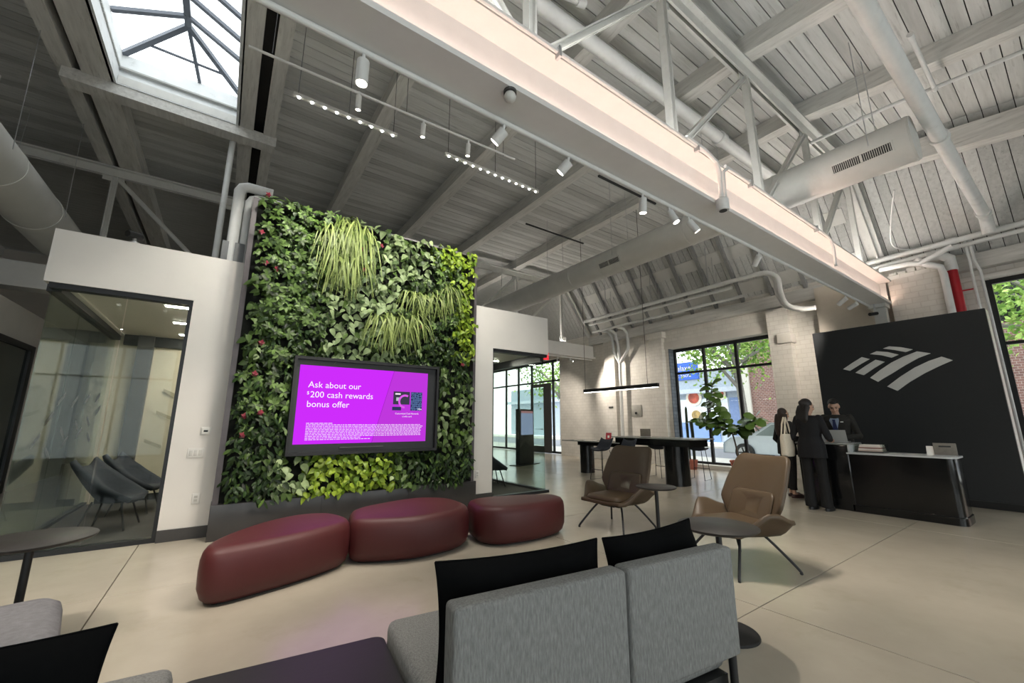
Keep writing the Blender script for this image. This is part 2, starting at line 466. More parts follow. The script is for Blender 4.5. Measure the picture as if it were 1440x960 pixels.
# ---- other walls: left, near (behind the viewer, with unseen windows added for daylight) and back
wl = struct(MB().box(XL - 0.3, XL, YN, YB, 0, 7.0).build('wall_left', 'plaster'))
nw = MB(); xs = [XL, -5.4, -1.4, -0.6, 3.4, 4.2, 8.2, XR + 0.35]
for k in range(0, 8, 2): nw.box(xs[k], xs[k+1], YN - 0.3, YN, 0, 7.0)
for k in (1, 3, 5):
    nw.box(xs[k], xs[k+1], YN - 0.3, YN, 0, 0.3); nw.box(xs[k], xs[k+1], YN - 0.3, YN, 3.7, 7.0)
struct(nw.build('wall_near', 'plaster'))
for n_, k in enumerate((1, 3, 5)):
    window('window_%d' % (5 + n_), YN - 0.15, xs[k], xs[k+1], 0.3, 3.7, ((xs[k]*2+xs[k+1])/3, (xs[k]+xs[k+1]*2)/3), (2.7,), axis='Y')
struct(MB().box(XL, XR + 0.35, YB, YB + 0.3, 0, 7.0).build('wall_back', 'plaster'))

# ---- roof: boards on purlins, flat over the hall and falling steeply to the far wall
ZR = 7.02; XB = 10.4
def zr(y): return 0.0 if y >= 2.28 else -0.13 * (2.28 - max(y, -0.2))
HA = (-2.0, -0.4, 4.9, 8.22); HB = (-1.0, 1.6, -2.3, 0.1)
def roof_pieces(y0, y1, x0, x1, holes=None):
    segs = [(x0, x1)]
    for h in (holes or (HA, HB)):
        if y1 > h[2] + 1e-6 and y0 < h[3] - 1e-6:
            out = []
            for a, b in segs:
                if h[0] > a: out.append((a, min(b, h[0])))
                if h[1] < b: out.append((max(a, h[1]), b))
                if b <= h[0] or a >= h[1]: pass
            segs = [s_ for s_ in out if s_[1] - s_[0] > 0.02]
    return segs
shell = MB(); HS = (HA[0]-0.15, HA[1]+0.15, HA[2]-0.15, HA[3]+0.3); ybr = sorted([YN - 0.3, -0.2, HB[2], HB[3], 2.28, HS[2], HS[3], 11.3, YB + 0.3])
for a, b in zip(ybr[:-1], ybr[1:]):
    for x0, x1 in roof_pieces(a, b, XL - 0.3, XB, (HS, HB)):
        za, zb = ZR + zr(a) + 0.04, ZR + zr(b) + 0.04
        shell.hexa([(x0, a, za), (x1, a, za), (x1, b, zb), (x0, b, zb), (x0, a, za+0.15), (x1, a, za+0.15), (x1, b, zb+0.15), (x0, b, zb+0.15)])
for a, b in ((YN - 0.3, -0.2), (-0.2, 2.28), (2.28, 11.3), (11.3, YB + 0.3)):
    za, zb = zr(a), zr(b)
    shell.hexa([(XB, a, ZR+za+0.04), (12.25, a, 4.37+za), (12.25, b, 4.37+zb), (XB, b, ZR+zb+0.04),
                (XB, a, ZR+za+0.2), (12.3, a, 4.62+za), (12.3, b, 4.62+zb), (XB, b, ZR+zb+0.2)])
ceil = struct(shell.build('ceiling', 'gap'))
bw = 0.18; far_boards = MB()
y = YN; k = 0; splits = (2.0, 3.85, 5.9, 0.1)
def board_hexa(mb, x0, x1, a, b, j=0.0):
    za, zb = ZR + zr(a) + j, ZR + zr(b) + j
    return mb.hexa([(x0, a, za), (x1, a, za), (x1, b, zb), (x0, b, zb), (x0, a, za+0.03), (x1, a, za+0.03), (x1, b, zb+0.03), (x0, b, zb+0.03)])
def slope_hexa(mb, a, b, j=0.0):
    za, zb = zr(a), zr(b)
    p = [(XB, a, ZR+za+j), (12.05, a, 4.62+za+j), (12.05, b, 4.62+zb+j), (XB, b, ZR+zb+j)]
    return mb.hexa(p + [(q[0]+0.02, q[1], q[2]+0.03) for q in p])
while y < 11.3:
    a, b = y + 0.006, min(y + bw, 11.3) - 0.006
    sp = splits[k % 4]
    for x0, x1 in roof_pieces(a, b, XL, XB):
        for u, v in ((x0, min(x1, sp)), (max(x0, sp), x1)):
            if v - u > 0.05:
                board_hexa(MB(), u + 0.002, v - 0.002, a, b, random.uniform(0, 0.008)).build('board', 'board' if random.random() < 0.6 else 'board2', ceil)
    slope_hexa(MB(), a, b, random.uniform(0, 0.008)).build('board', 'board' if random.random() < 0.6 else 'board2', ceil)
    y += bw; k += 1
y = 11.3
while y < YB:
    board_hexa(far_boards, XL, XB, y + 0.005, y + bw - 0.005); slope_hexa(far_boards, y + 0.005, y + bw - 0.005); y += bw
fb = far_boards.build('far_board_field', 'board2', ceil); fb['kind'] = 'stuff'
def purlin(x0, x1, z0, z1, nm='purlin', y0=YN, y1=YB, m_='timber'):
    mb = MB(); yy = [y0] + [q for q in (-0.2, 2.28, 11.3) if y0 < q < y1] + [y1]
    for a, b in zip(yy[:-1], yy[1:]):
        za, zb = zr(a), zr(b)
        mb.hexa([(x0, a, z0+za), (x1, a, z0+za), (x1, b, z0+zb), (x0, b, z0+zb), (x0, a, z1+za), (x1, a, z1+za), (x1, b, z1+zb), (x0, b, z1+zb)])
    return mb.build(nm, m_, ceil)
for x0, x1 in ((-2.71, -2.5), (-2.4, -2.03), (-0.36, -0.13), (0.03, 0.22)):
    purlin(x0, x1, 6.7, 7.02, y0=1.2)
purlin(-2.5, -2.4, 6.9, 7.0, 'purlin_gap', 1.2, YB, 'gap'); purlin(-0.13, 0.03, 6.9, 7.0, 'purlin_gap', 1.2, YB, 'gap')
for x in (3.85, 5.85, 8.02): purlin(x - 0.13, x + 0.11, 6.72, 7.03)
purlin(1.68, 1.92, 6.72, 7.03, y0=1.2); purlin(-4.7, -4.45, 6.72, 7.03); purlin(-6.8, -6.55, 6.72, 7.03)
purlin(10.3, 10.56, 6.42, 6.82)
MB().box(-2.62, 0.25, 8.24, 8.5, 6.52, 6.72).build('skylight_header', 'timber', ceil)
MB().box(-2.0, -0.2, 8.22, 8.34, 6.72, 6.86).build('skylight_header', 'steel', ceil)
MB().box(-2.62, 0.25, 4.6, 4.86, 6.52, 6.72).build('skylight_header', 'timber', ceil)
y = 3.0
while y < 11.0:
    MB().bar((10.55, y, 6.72), (11.95, y, 4.70), 0.085, 0.14).build('rafter', 'rafter', ceil)
    y += 0.78
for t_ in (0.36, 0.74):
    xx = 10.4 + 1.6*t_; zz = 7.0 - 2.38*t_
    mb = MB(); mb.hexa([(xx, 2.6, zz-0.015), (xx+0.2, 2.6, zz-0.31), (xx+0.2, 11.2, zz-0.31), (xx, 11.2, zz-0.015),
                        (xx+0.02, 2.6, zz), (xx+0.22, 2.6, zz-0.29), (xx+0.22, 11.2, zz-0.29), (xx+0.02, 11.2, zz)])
    mb.build('shadow_band', 'duct', ceil)  # grey planks stand in for the purlin shadow across the boards

# ---- hip skylight
sk = root_struct('window_4', (-1.2, 6.5, 7.0))
x0, x1, y0, y1 = HA; f = 0.05; zt = 7.4
cm = mat('curbpaint', '#d3d6d6', 0.6, var=0.06, dirt=('#8d9191', 0.6, 4))
def curb(p, q, pt, qt, n_):
    n_ = Vector(n_) * 0.06
    MB().hexa([p, q, Vector(q)+n_, Vector(p)+n_, pt, qt, Vector(qt)+n_, Vector(pt)+n_]).build('curb', cm, sk, w=True)
curb((x0, y0, 6.7), (x0, y1, 6.7), (x0-f, y0-f, zt), (x0-f, y1+f*4, zt), (-1, 0, 0))
curb((x1, y1, 6.7), (x1, y0, 6.7), (x1+f, y1+f*4, zt), (x1+f, y0-f, zt), (1, 0, 0))
curb((x0, y1, 6.7), (x1, y1, 6.7), (x0-f, y1+f*4, zt), (x1+f, y1+f*4, zt), (0, 1, 0))
curb((x1, y0, 6.7), (x0, y0, 6.7), (x1+f, y0-f, zt), (x0-f, y0-f, zt), (0, -1, 0))
ax, zap, ya, yb_ = -1.2, 7.85, 5.6, 7.7
L0, L1, F0, F1 = x0-f, x1+f, y0-f, y1+f*4
bm_ = mat('skybar', '#5b616b', 0.45, var=0.1)
def sbar(p, q, w_=0.07): MB().bar(p, q, w_, w_*0.8).build('glazing_bar', bm_, sk, w=True)
sbar((ax, ya, zap), (ax, yb_, zap), 0.09)
for cx in (L0, L1):
    sbar((cx, F1, zt), (ax, yb_, zap), 0.08); sbar((cx, F0, zt), (ax, ya, zap), 0.08)
    for yy in (5.7, 6.15, 6.6, 7.05, 7.5): sbar((cx, yy, zt), (ax, yy, zap))
sbar((L0+0.26, F1-0.26, zt+0.16), (L1-0.26, F1-0.26, zt+0.16), 0.035)
sbar((ax+0.18, F1, zt), (ax, yb_, zap), 0.05)
def pane(p): MB().add(p, [tuple(range(len(p)))]).build('pane', 'glasswin', sk, w=True)
pane([(L0, F0, zt), (ax, ya, zap), (ax, yb_, zap), (L0, F1, zt)]); pane([(L1, F0, zt), (L1, F1, zt), (ax, yb_, zap), (ax, ya, zap)])
pane([(L0, F1, zt), (ax, yb_, zap), (L1, F1, zt)]); pane([(L0, F0, zt), (L1, F0, zt), (ax, ya, zap)])
sk2 = root_struct('window_8', (1.0, -0.6, 7.0))  # unseen skylight added over the viewer to let in more daylight
MB().add([(HB[0], HB[2], 6.92), (HB[1], HB[2], 6.92), (HB[1], HB[3], 6.95), (HB[0], HB[3], 6.95)], [(0, 1, 2, 3)]).build('pane', 'glasswin', sk2, w=True)
for xx in (-1.0, -0.1, 0.8, 1.6): MB().bar((xx, HB[2], 6.88), (xx, HB[3], 6.92), 0.06, 0.08).build('glazing_bar', bm_, sk2, w=True)

# ---- steel roof trusses
def truss(yt, label, nodes, zb, x_end, bottom=True):
    t = thing('roof_truss', label, 'truss', (1.8, yt, zb))
    def zt_(x): return 6.62
    def ang(nm, p, q, w_=0.09, th=0.014):
        p = Vector(p); q = Vector(q); mb = MB()
        mb.bar(p, q, w_, th, (0, 1, 0)); d = (q - p).normalized(); s_ = d.cross(Vector((0, 1, 0))).normalized() * (w_/2)
        mb.bar(p + s_, q + s_, th, w_, (0, 1, 0))
        mb.bar(p - s_*0.6, q - s_*0.6, th, w_, (0, 1, 0))
        return mb.build(nm, 'steel', t, w=True)
    mb = MB(); mb.box(nodes[0], nodes[-1]+0.1, yt-0.13, yt+0.13, 6.66, 6.69); mb.box(nodes[0], nodes[-1]+0.1, yt-0.05, yt-0.02, 6.5, 6.66); mb.box(nodes[0], nodes[-1]+0.1, yt+0.02, yt+0.05, 6.5, 6.66)
    mb.build('top_chord', 'steel', t, w=True)
    if x_end:
        mb = MB(); a, b = (nodes[-1]+0.1, yt, 6.62), (11.75, yt, 4.75)
        mb.bar(a, b, 0.24, 0.03, (0, 0, 1)); mb.bar((a[0]-0.05, yt-0.03, a[2]-0.06), (b[0]-0.05, yt-0.03, b[2]-0.06), 0.03, 0.14); mb.build('end_chord', 'steel', t, w=True)
    for i, x in enumerate(nodes):
        ang('post', (x, yt, zb), (x, yt, 6.52))
        MB().box(x-0.12, x+0.2, yt-0.008, yt+0.008, zb, zb+0.16).build('gusset', 'steel', t, w=True)
        MB().box(x-0.2, x+0.14, yt-0.008, yt+0.008, 6.4, 6.56).build('gusset', 'steel', t, w=True)
        if i + 1 < len(nodes):
            if x > 1.7: ang('diagonal', (x+0.06, yt, zb+0.08), (nodes[i+1]-0.08, yt, 6.45), 0.075)
            else: ang('diagonal', (x+0.06, yt, 6.45), (nodes[i+1]-0.08, yt, zb+0.08), 0.075)
    for x in nodes:
        for s_ in (-0.5, 0, 0.5):
            pass
    return t
TN = [-4.55, -2.45, -0.33, 1.8, 3.86, 5.97, 8.15, 10.28]
t1 = truss(2.28, 'white painted steel truss rising above the glowing ceiling beam', TN, 4.33, True)
t2 = truss(11.3, 'shadowed white steel truss in the distance behind the plant wall', TN, 4.4, True)
MB().box(-8.3, 11.85, 11.2, 11.4, 3.88, 4.33).build('bottom_chord', 'beam', t2, w=True)
MB().box(-8.3, 11.85, 11.1, 11.5, 3.82, 3.88).build('bottom_flange', 'beam', t2, w=True)
MB().box(6.0, 10.5, 11.27, 11.33, 4.332, 4.34).build('uplight_strip', 'addedupglow', t2, w=True)  # glowing strip added on this truss to brighten the far roof
MB().tube([(8.6, 11.15, 3.75), (11.7, 11.15, 3.75)], 0.02, 8).build('light_track', 'pipe', t2, w=True)

# ---- long clad beam with cove light
bmr = thing('clad_beam', 'long white ceiling beam with a pink glowing cove along its side', 'beam', (5.0, 2.28, 3.8))
bx0, bx1 = XL, 11.3
MB().box(bx0, bx1, 2.12, 2.46, 3.80, 3.825).build('soffit', 'beam', bmr, w=True)
MB().box(bx0, bx1, 2.12, 2.13, 3.825, 3.85).build('cove_lip', 'beam', bmr, w=True)
MB().box(bx0, bx1, 2.27, 2.30, 3.825, 4.28).build('web', 'beam', bmr, w=True)
MB().box(bx0, bx1, 2.07, 2.47, 4.28, 4.31).build('top_flange', 'beam', bmr, w=True)
MB().box(bx0, bx1, 2.44, 2.46, 3.825, 4.28).build('rear_face', 'beam', bmr, w=True)
MB().box(bx0, bx1, 2.145, 2.165, 3.826, 3.834).build('light_strip', 'coveglow', bmr, w=True)
for y_, ua, ub in ((2.1, 0.6, 6.2), (2.44, 0.6, 6.2), (2.1, 7.6, 11.1), (2.44, 7.6, 11.1)): MB().box(ua, ub, y_ - 0.02, y_ + 0.02, 4.312, 4.32).build('uplight_strip', 'upglow3' if y_ > 2.3 and ua > 7 else 'upglow', bmr, w=True)
MB().tube([(bx0, 2.05, 4.30), (4.15, 2.05, 4.30)], 0.018, 8).build('conduit', 'pipe', bmr, smooth=True, w=True)
MB().tube([(4.5, 2.05, 4.30), (7.6, 2.05, 4.30), (7.8, 2.05, 4.27), (7.88, 2.05, 4.16), (7.88, 2.06, 3.84)], 0.02, 8).build('conduit', 'pipe', bmr, smooth=True, w=True)
MB().tube([(3.7, 2.04, 4.32), (4.05, 2.04, 4.31), (4.28, 2.04, 4.26), (4.33, 2.04, 4.15), (4.33, 2.05, 3.84)], 0.026, 8).build('conduit', 'pipe', bmr, smooth=True, w=True)
MB().tube([(4.75, 2.05, 4.30), (4.55, 2.05, 4.29), (4.44, 2.05, 4.2), (4.42, 2.05, 3.84)], 0.02, 8).build('conduit', 'pipe', bmr, smooth=True, w=True)
for x in (1.9, 3.9, 5.1, 7.2): MB().box(x-0.012, x+0.012, 2.02, 2.075, 4.24, 4.34).build('conduit_clip', 'silver', bmr, w=True)
st = thing('support_post', 'short white steel post and bracket holding up the beam end', 'post', (11.25, 2.25, 3.1))
MB().box(11.12, 11.28, 2.2, 2.4, 0, 3.72).build('shaft', 'steel', st, w=True)
MB().box(11.0, 11.3, 2.17, 2.45, 3.72, 3.797).build('bearing_plate', 'steel', st, w=True)
MB().box(11.305, 11.33, 2.17, 2.47, 3.72, 4.3).build('end_plate', 'steel', st, w=True)
# ================================================================== GLASS MEETING ROOMS
def slab(name, boxes, m_, parent=None, bevel=0):
    mb = MB()
    for b in boxes: mb.box(*b)
    return mb.build(name, m_, parent, bevel=bevel)
struct(slab('wall_front_left', [(-1.78, 0.05, 6.42, 6.62, 2.88, 3.5), (-0.47, 0.05, 6.42, 6.62, 0, 2.88), (-1.78, -1.6, 6.62, 9.9, 2.88, 3.5)], 'white'))
struct(slab('wall_room_left', [(-1.78, 1.9, 9.9, 10.02, 0, 3.5), (1.8, 1.9, 6.62, 9.9, 0, 3.5), (0.05, 1.9, 6.55, 6.62, 0, 3.5)], mat('greige', '#b3aa98', 0.7, var=0.05)))
struct(slab('ceiling_left_room', [(-1.6, 1.8, 6.62, 9.9, 2.9, 3.0)], 'plaster'))
struct(slab('floor_left_room', [(-1.76, 1.8, 6.45, 9.9, 0, 0.012)], 'carpet'))
struct(slab('baseboard_front_left', [(-0.47, 0.05, 6.395, 6.42, 0, 0.13)], 'darkgrey'))
struct(slab('baseboard_room_left', [(-1.6, 1.8, 9.87, 9.9, 0.012, 0.12)], 'black'))
struct(slab('trim_1', [(-1.4, -1.18, 9.75, 9.9, 0.012, 2.9)], 'darkgrey'))
struct(slab('trim_2', [(-1.6, 1.8, 9.8, 9.9, 2.72, 2.9)], 'black'))
gp = thing('glass_partition', 'tall glass front of the meeting room left of the plant wall', 'partition', (-1.1, 6.5, 0))
for b, nm in (((-1.74, -0.47, 6.44, 6.56, 2.82, 2.88), 'head_track'), ((-0.51, -0.47, 6.44, 6.56, 0, 2.82), 'jamb'), ((-1.74, -0.51, 6.44, 6.56, 0, 0.05), 'floor_track')):
    MB().box(*b).build(nm, 'frame', gp, w=True)
MB().box(-1.72, -1.10, 6.49, 6.502, 0.05, 2.82).build('pane', 'glass', gp, w=True)
MB().box(-1.09, -0.51, 6.49, 6.502, 0.05, 2.82).build('pane', 'glass', gp, w=True)
gs = thing('glass_partition', 'glass side of the left meeting room running back along the corridor', 'partition', (-1.72, 8.2, 0))
MB().box(-1.78, -1.66, 6.56, 9.9, 2.80, 2.88).build('head_track', 'frame', gs, w=True)
MB().box(-1.76, -1.69, 6.56, 9.9, 0, 0.05).build('floor_track', 'frame', gs, w=True)
for k in range(3): MB().box(-1.73, -1.718, 6.53 + 1.12*k, 7.64 + 1.12*k, 0.05, 2.8).build('pane', 'glass', gs, w=True)
fm = MB(); random.seed(3)
for (y, z) in ((6.9, 1.05), (7.2, 1.3), (7.5, 1.55), (7.4, 1.0), (7.8, 1.25), (8.1, 1.55), (8.0, 1.0), (8.4, 1.35), (8.7, 1.6), (8.6, 1.1), (9.0, 1.4), (9.3, 1.65), (9.2, 1.15), (9.5, 1.45)):
    s_ = 1 if random.random() < 0.6 else -1
    fm.add([(-1.714, y, z), (-1.714, y+0.22, z+0.13*s_), (-1.714, y+0.22, z+0.13*s_+0.06), (-1.714, y, z+0.06)], [(0, 1, 2, 3)])
fm.build('film_dashes', 'film', gs, w=True)
dm = MB()
for (x, z) in ((-1.1, 1.0), (-0.75, 1.15), (-0.4, 1.3), (-1.0, 1.5), (-0.65, 1.65), (-0.3, 1.75), (-0.95, 1.9), (-0.5, 2.0)):
    s_ = 1 if random.random() < 0.6 else -1
    dm.add([(x, 9.865, z), (x+0.25, 9.865, z+0.12*s_), (x+0.25, 9.865, z+0.12*s_+0.06), (x, 9.865, z+0.06)], [(0, 1, 2, 3)])
tag(dm.build('wall_decal', mat('decal', '#8d8571', 0.8)), 'faint chevron dash decals on the left meeting room back wall', 'decal')
for i, (y, xa) in enumerate(((6.95, -0.81), (8.1, -0.81), (9.2, -0.81))):
    t = thing('linear_light', 'bright linear ceiling light in the left meeting room, %s' % ('nearest the glass', 'middle of three', 'deepest in the room')[i], 'light', (xa + 0.6, y, 2.88), group='left meeting room ceiling lights')
    MB().box(xa, xa + 1.3, y - 0.05, y + 0.05, 2.885, 2.9).build('housing', 'plasticwhite', t, w=True)
    MB().box(xa + 0.02, xa + 1.28, y - 0.035, y + 0.035, 2.878, 2.886).build('diffuser', 'linearglow', t, w=True)

# corridor side beyond the left room
struct(slab('wall_corridor', [(-3.6, -3.35, 5.0, 8.0, 0, 3.5), (-3.6, -3.35, 8.0, 12.5, 2.88, 3.5), (-3.6, -3.35, 12.5, 16.0, 0, 3.5), (-5.6, -3.6, 12.5, 12.7, 0, 3.5), (-5.6, -5.4, 7.8, 12.5, 0, 3.5)], 'plaster'))
gd = thing('glass_partition', 'dark glazed office front at the far left edge beyond the corridor', 'partition', (-3.4, 10.2, 0))
for b, nm in (((-3.42, -3.34, 8.0, 12.5, 2.78, 2.88), 'head_track'), ((-3.42, -3.34, 12.3, 12.5, 0, 2.78), 'jamb'), ((-3.42, -3.34, 8.0, 8.1, 0, 2.78), 'jamb'), ((-3.42, -3.34, 8.1, 12.3, 0, 0.08), 'floor_track')):
    MB().box(*b).build(nm, 'frame', gd, w=True)
for k in range(3): MB().box(-3.39, -3.38, 8.1 + 1.4*k, 9.49 + 1.4*k, 0.08, 2.78).build('pane', 'glassdark', gd, w=True)
struct(slab('ceiling_corridor', [(-5.6, -3.6, 7.8, 12.5, 2.9, 3.0)], 'plaster'))

# right room
struct(slab('wall_front_right', [(3.5, 5.44, 6.42, 6.62, 2.74, 3.52), (3.5, 4.07, 6.42, 6.62, 0, 2.74)], 'white'))
struct(slab('wall_room_right', [(3.5, 3.6, 6.62, 9.8, 0, 3.5), (3.5, 4.6, 9.8, 9.9, 0, 3.5)], 'white'))
struct(slab('ceiling_right_room', [(3.6, 5.44, 6.62, 9.9, 2.76, 2.9)], 'plaster'))
struct(slab('floor_right_room', [(3.6, 5.36, 6.45, 9.9, 0, 0.012)], 'carpet'))
struct(slab('baseboard_front_right', [(3.5, 4.07, 6.395, 6.42, 0, 0.13)], 'darkgrey'))
g2 = thing('glass_partition', 'clear glass corner of the meeting room right of the plant wall', 'partition', (4.7, 6.5, 0))
for b, nm in (((4.07, 5.42, 6.44, 6.56, 2.68, 2.74), 'head_track'), ((4.07, 4.10, 6.44, 6.56, 0, 2.68), 'jamb'), ((4.10, 5.42, 6.44, 6.56, 0, 0.05), 'floor_track'),
              ((5.33, 5.42, 6.56, 9.9, 2.6, 2.76), 'head_track'), ((5.33, 5.42, 6.56, 9.9, 0, 0.05), 'floor_track')):
    MB().box(*b).build(nm, 'frame', g2, w=True)
MB().box(4.10, 5.36, 6.49, 6.502, 0.05, 2.68).build('pane', 'glass', g2, w=True)
for k in range(4): MB().box(5.372, 5.384, 6.52 + 0.84*k, 7.35 + 0.84*k, 0.05, 2.62).build('pane', 'glass', g2, w=True)
t = thing('linear_light', 'slim bright ceiling light inside the right glass room', 'light', (4.6, 7.8, 2.74))
MB().box(3.9, 5.1, 7.76, 7.84, 2.74, 2.76).build('housing', 'plasticwhite', t, w=True)
MB().box(3.92, 5.08, 7.77, 7.83, 2.732, 2.741).build('diffuser', 'linearglow', t, w=True)

# wall plates
def plate(name, label, cat, x, y, z, w_, h, kind):
    t = thing(name, label, cat, (x, y, z))
    MB().box(-w_/2, w_/2, -0.012, 0, -h/2, h/2).build('cover_plate', 'plasticwhite', t, bevel=0.004)
    if kind == 'outlet':
        for dz in (-0.02, 0.02): MB().box(-0.017, 0.017, -0.016, -0.011, dz-0.014, dz+0.014).build('socket', mat('socketgrey', '#b9b7b0', 0.5), t)
    elif kind == 'switch':
        for dx in (-0.045, 0, 0.045): MB().box(dx-0.016, dx+0.016, -0.018, -0.011, -0.033, 0.033).build('rocker', mat('rockerwhite', '#c9c7c1', 0.4), t, bevel=0.003)
    else:
        MB().box(-w_*0.4, w_*0.4, -0.03, -0.012, -h*0.4, h*0.4).build('body', 'plasticwhite', t, bevel=0.006)
        MB().box(-0.022, 0.022, -0.032, -0.029, -0.012, 0.012).build('screen', 'black', t)
    return t
plate('thermostat', 'small white thermostat on the white wall left of the plants', 'thermostat', -0.15, 6.42, 1.245, 0.11, 0.10, 'thermostat')
plate('light_switch', 'triple white light switch below the thermostat', 'switch', -0.22, 6.42, 0.985, 0.165, 0.115, 'switch')
plate('wall_outlet', 'white outlet low on the wall left of the plant wall', 'outlet', -0.155, 6.42, 0.45, 0.075, 0.12, 'outlet')
plate('wall_outlet', 'white outlet on the narrow wall right of the plant wall', 'outlet', 3.76, 6.42, 0.46, 0.075, 0.12, 'outlet')
t = thing('security_camera', 'small dark camera on top of the left white wall', 'camera', (-1.13, 6.48, 3.5))
MB().lathe([(0.05, 0), (0.05, 0.02), (0.03, 0.03)]).build('foot', 'silver', t, smooth=True)
MB().tube([(0, 0, 0.02), (0, -0.03, 0.08)], 0.02, 8).build('neck', 'silver', t)
MB().tube([(0.05, 0.03, 0.11), (-0.06, -0.09, 0.09)], 0.042, 12).build('body', 'black', t, smooth=True)

# ================================================================== LIVING WALL
lw = thing('living_wall', 'tall vertical garden of dense green plants in a dark metal frame', 'plant wall', (1.78, 6.3, 0))
fm_ = mat('lwframe', '#4c4749', 0.4, var=0.1)
MB().box(0.01, 0.07, 6.12, 6.46, 0.40, 4.36).build('frame_side', fm_, lw, w=True)
MB().box(3.47, 3.52, 6.12, 6.46, 0.40, 4.36).build('frame_side', fm_, lw, w=True)
MB().box(0.07, 3.47, 6.14, 6.46, 4.33, 4.36).build('frame_top', fm_, lw, w=True)
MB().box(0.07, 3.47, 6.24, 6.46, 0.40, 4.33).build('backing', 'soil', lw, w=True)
pl_ = MB().box(0.0, 3.56, 6.10, 6.46, 0.0, 0.40).build('planter_box', 'planter', lw, bevel=0.006, w=True)
for x in (1.2, 2.4): MB().box(x-0.002, x+0.002, 6.097, 6.101, 0.01, 0.385).build('seam', 'black', pl_, w=True)

def leafmat(name, c1, c2, rough=0.4, edge=None):
    m = bpy.data.materials.new(name); m.use_nodes = True
    nt = m.node_tree; n = nt.nodes; l = nt.links; b = n['Principled BSDF']
    tc = n.new('ShaderNodeTexCoord'); gi = n.new('ShaderNodeNewGeometry')
    rp = n.new('ShaderNodeValToRGB')
    rp.color_ramp.elements[0].color = (*lin(c1), 1); rp.color_ramp.elements[1].color = (*lin(c2), 1)
    l.new(gi.outputs['Random Per Island'], rp.inputs[0])
    nz = n.new('ShaderNodeTexNoise'); nz.inputs['Scale'].default_value = 30
    l.new(tc.outputs['Object'], nz.inputs['Vector'])
    mr = n.new('ShaderNodeMapRange'); mr.inputs['To Min'].default_value = 0.75; mr.inputs['To Max'].default_value = 1.25
    l.new(nz.outputs['Fac'], mr.inputs['Value'])
    mx = n.new('ShaderNodeMix'); mx.data_type = 'RGBA'; mx.blend_type = 'MULTIPLY'; mx.inputs['Factor'].default_value = 1
    l.new(rp.outputs[0], mx.inputs['A']); l.new(mr.outputs[0], mx.inputs['B'])
    l.new(mx.outputs['Result'], b.inputs['Base Color'])
    b.inputs['Roughness'].default_value = rough
    b.inputs['Specular IOR Level'].default_value = 0.25
    return m
LM = dict(pale=leafmat('leaf_pale', '#344a26', '#9bad7c'), mid=leafmat('leaf_mid', '#18280f', '#526a30'), lime=leafmat('leaf_lime', '#4a6614', '#8fa632'),
          scheff=leafmat('leaf_scheff', '#122009', '#64803f'), fern=leafmat('leaf_fern', '#0e1b0b', '#304721'),
          spider=leafmat('leaf_spider', '#465722', '#98a763'), red=leafmat('leaf_red', '#4a141c', '#8e3340'))
random.seed(11)
def heart(l_, w_, fold=0.25, droop=0.2):
    """leaf along +x, normal +z, folded on its midrib"""
    st_ = [(0, 0), (0.12, 0.42), (0.35, 0.5), (0.65, 0.36), (0.88, 0.13), (1, 0)]
    v = []
    for a, b in st_:
        zz = -droop * l_ * a * a
        if b == 0: v.append((a*l_, 0, zz))
        else: v += [(a*l_, 0, zz), (a*l_, b*w_, zz + fold*b*w_), (a*l_, -b*w_, zz + fold*b*w_)]
    f_ = [(0, 1, 2), (0, 3, 1)]
    for k in range(3):
        c0 = 1 + 3*k; c1 = c0 + 3
        f_ += [(c0, c1, c1+1, c0+1), (c0, c0+2, c1+2, c1)]
    f_ += [(10, 13, 11), (10, 12, 13)]
    return v, f_
def lance(l_, w_, fold=0.2, droop=0.25):
    st_ = [(0, 0), (0.4, 0.5), (0.75, 0.42), (1, 0)]
    v = [(0, 0, 0)]
    for a, b in st_[1:3]:
        zz = -droop*l_*a*a; v += [(a*l_, 0, zz), (a*l_, b*w_, zz+fold*b*w_), (a*l_, -b*w_, zz+fold*b*w_)]
    v.append((l_, 0, -droop*l_))
    return v, [(0, 1, 2), (0, 3, 1), (1, 4, 5, 2), (1, 3, 6, 4), (4, 7, 5), (4, 6, 7)]
def frame_mat(loc, d, nrm):
    d = Vector(d).normalized(); nrm = Vector(nrm); y_ = nrm.cross(d).normalized(); z_ = d.cross(y_)
    return Matrix(((d.x, y_.x, z_.x, loc[0]), (d.y, y_.y, z_.y, loc[1]), (d.z, y_.z, z_.z, loc[2]), (0, 0, 0, 1)))
def add_leaf(mb, vf, m4):
    mb.add([m4 @ Vector(v) for v in vf[0]], vf[1])
def rnd(a, b): return random.uniform(a, b)
def species(x, z):
    x += rnd(-0.1, 0.1); z += rnd(-0.1, 0.1)
    if x > 3.05 and z > 2.4 and z > 2.4 + (3.35-x): return 'lime'
    if x > 2.75 and z > 3.95: return 'lime'
    if 1.0 < x < 2.1 and z < 0.95: return 'lime'
    if 0.6 < x < 1.0 and z < 0.95: return 'pale'
    if 2.0 < x < 2.5 and z < 0.95: return 'mid'
    if x < 0.25 and z > 2.0: return 'mid'
    if x < 1.05 and z > 2.5: return 'scheff'
    if x < 0.75 and z > 1.3: return 'scheff' if random.random() < 0.5 else 'fern'
    if x < 0.75: return 'fern'
    if 1.05 < x < 2.15 and 2.2 < z < 3.7: return 'pale'
    if 1.7 < x < 2.6 and z > 3.65: return 'pale'
    if x > 1.05 and x < 1.7 and z > 3.7: return 'mid'
    if 2.1 < x < 3.1 and z > 2.8: return 'scheff' if random.random() < 0.7 else 'fern'
    if x > 2.5 and z < 0.9: return 'fern'
    if x > 2.8 and z < 2.0: return 'mid' if random.random() < 0.75 else 'pale'
    return 'fern' if random.random() < 0.6 else 'mid'
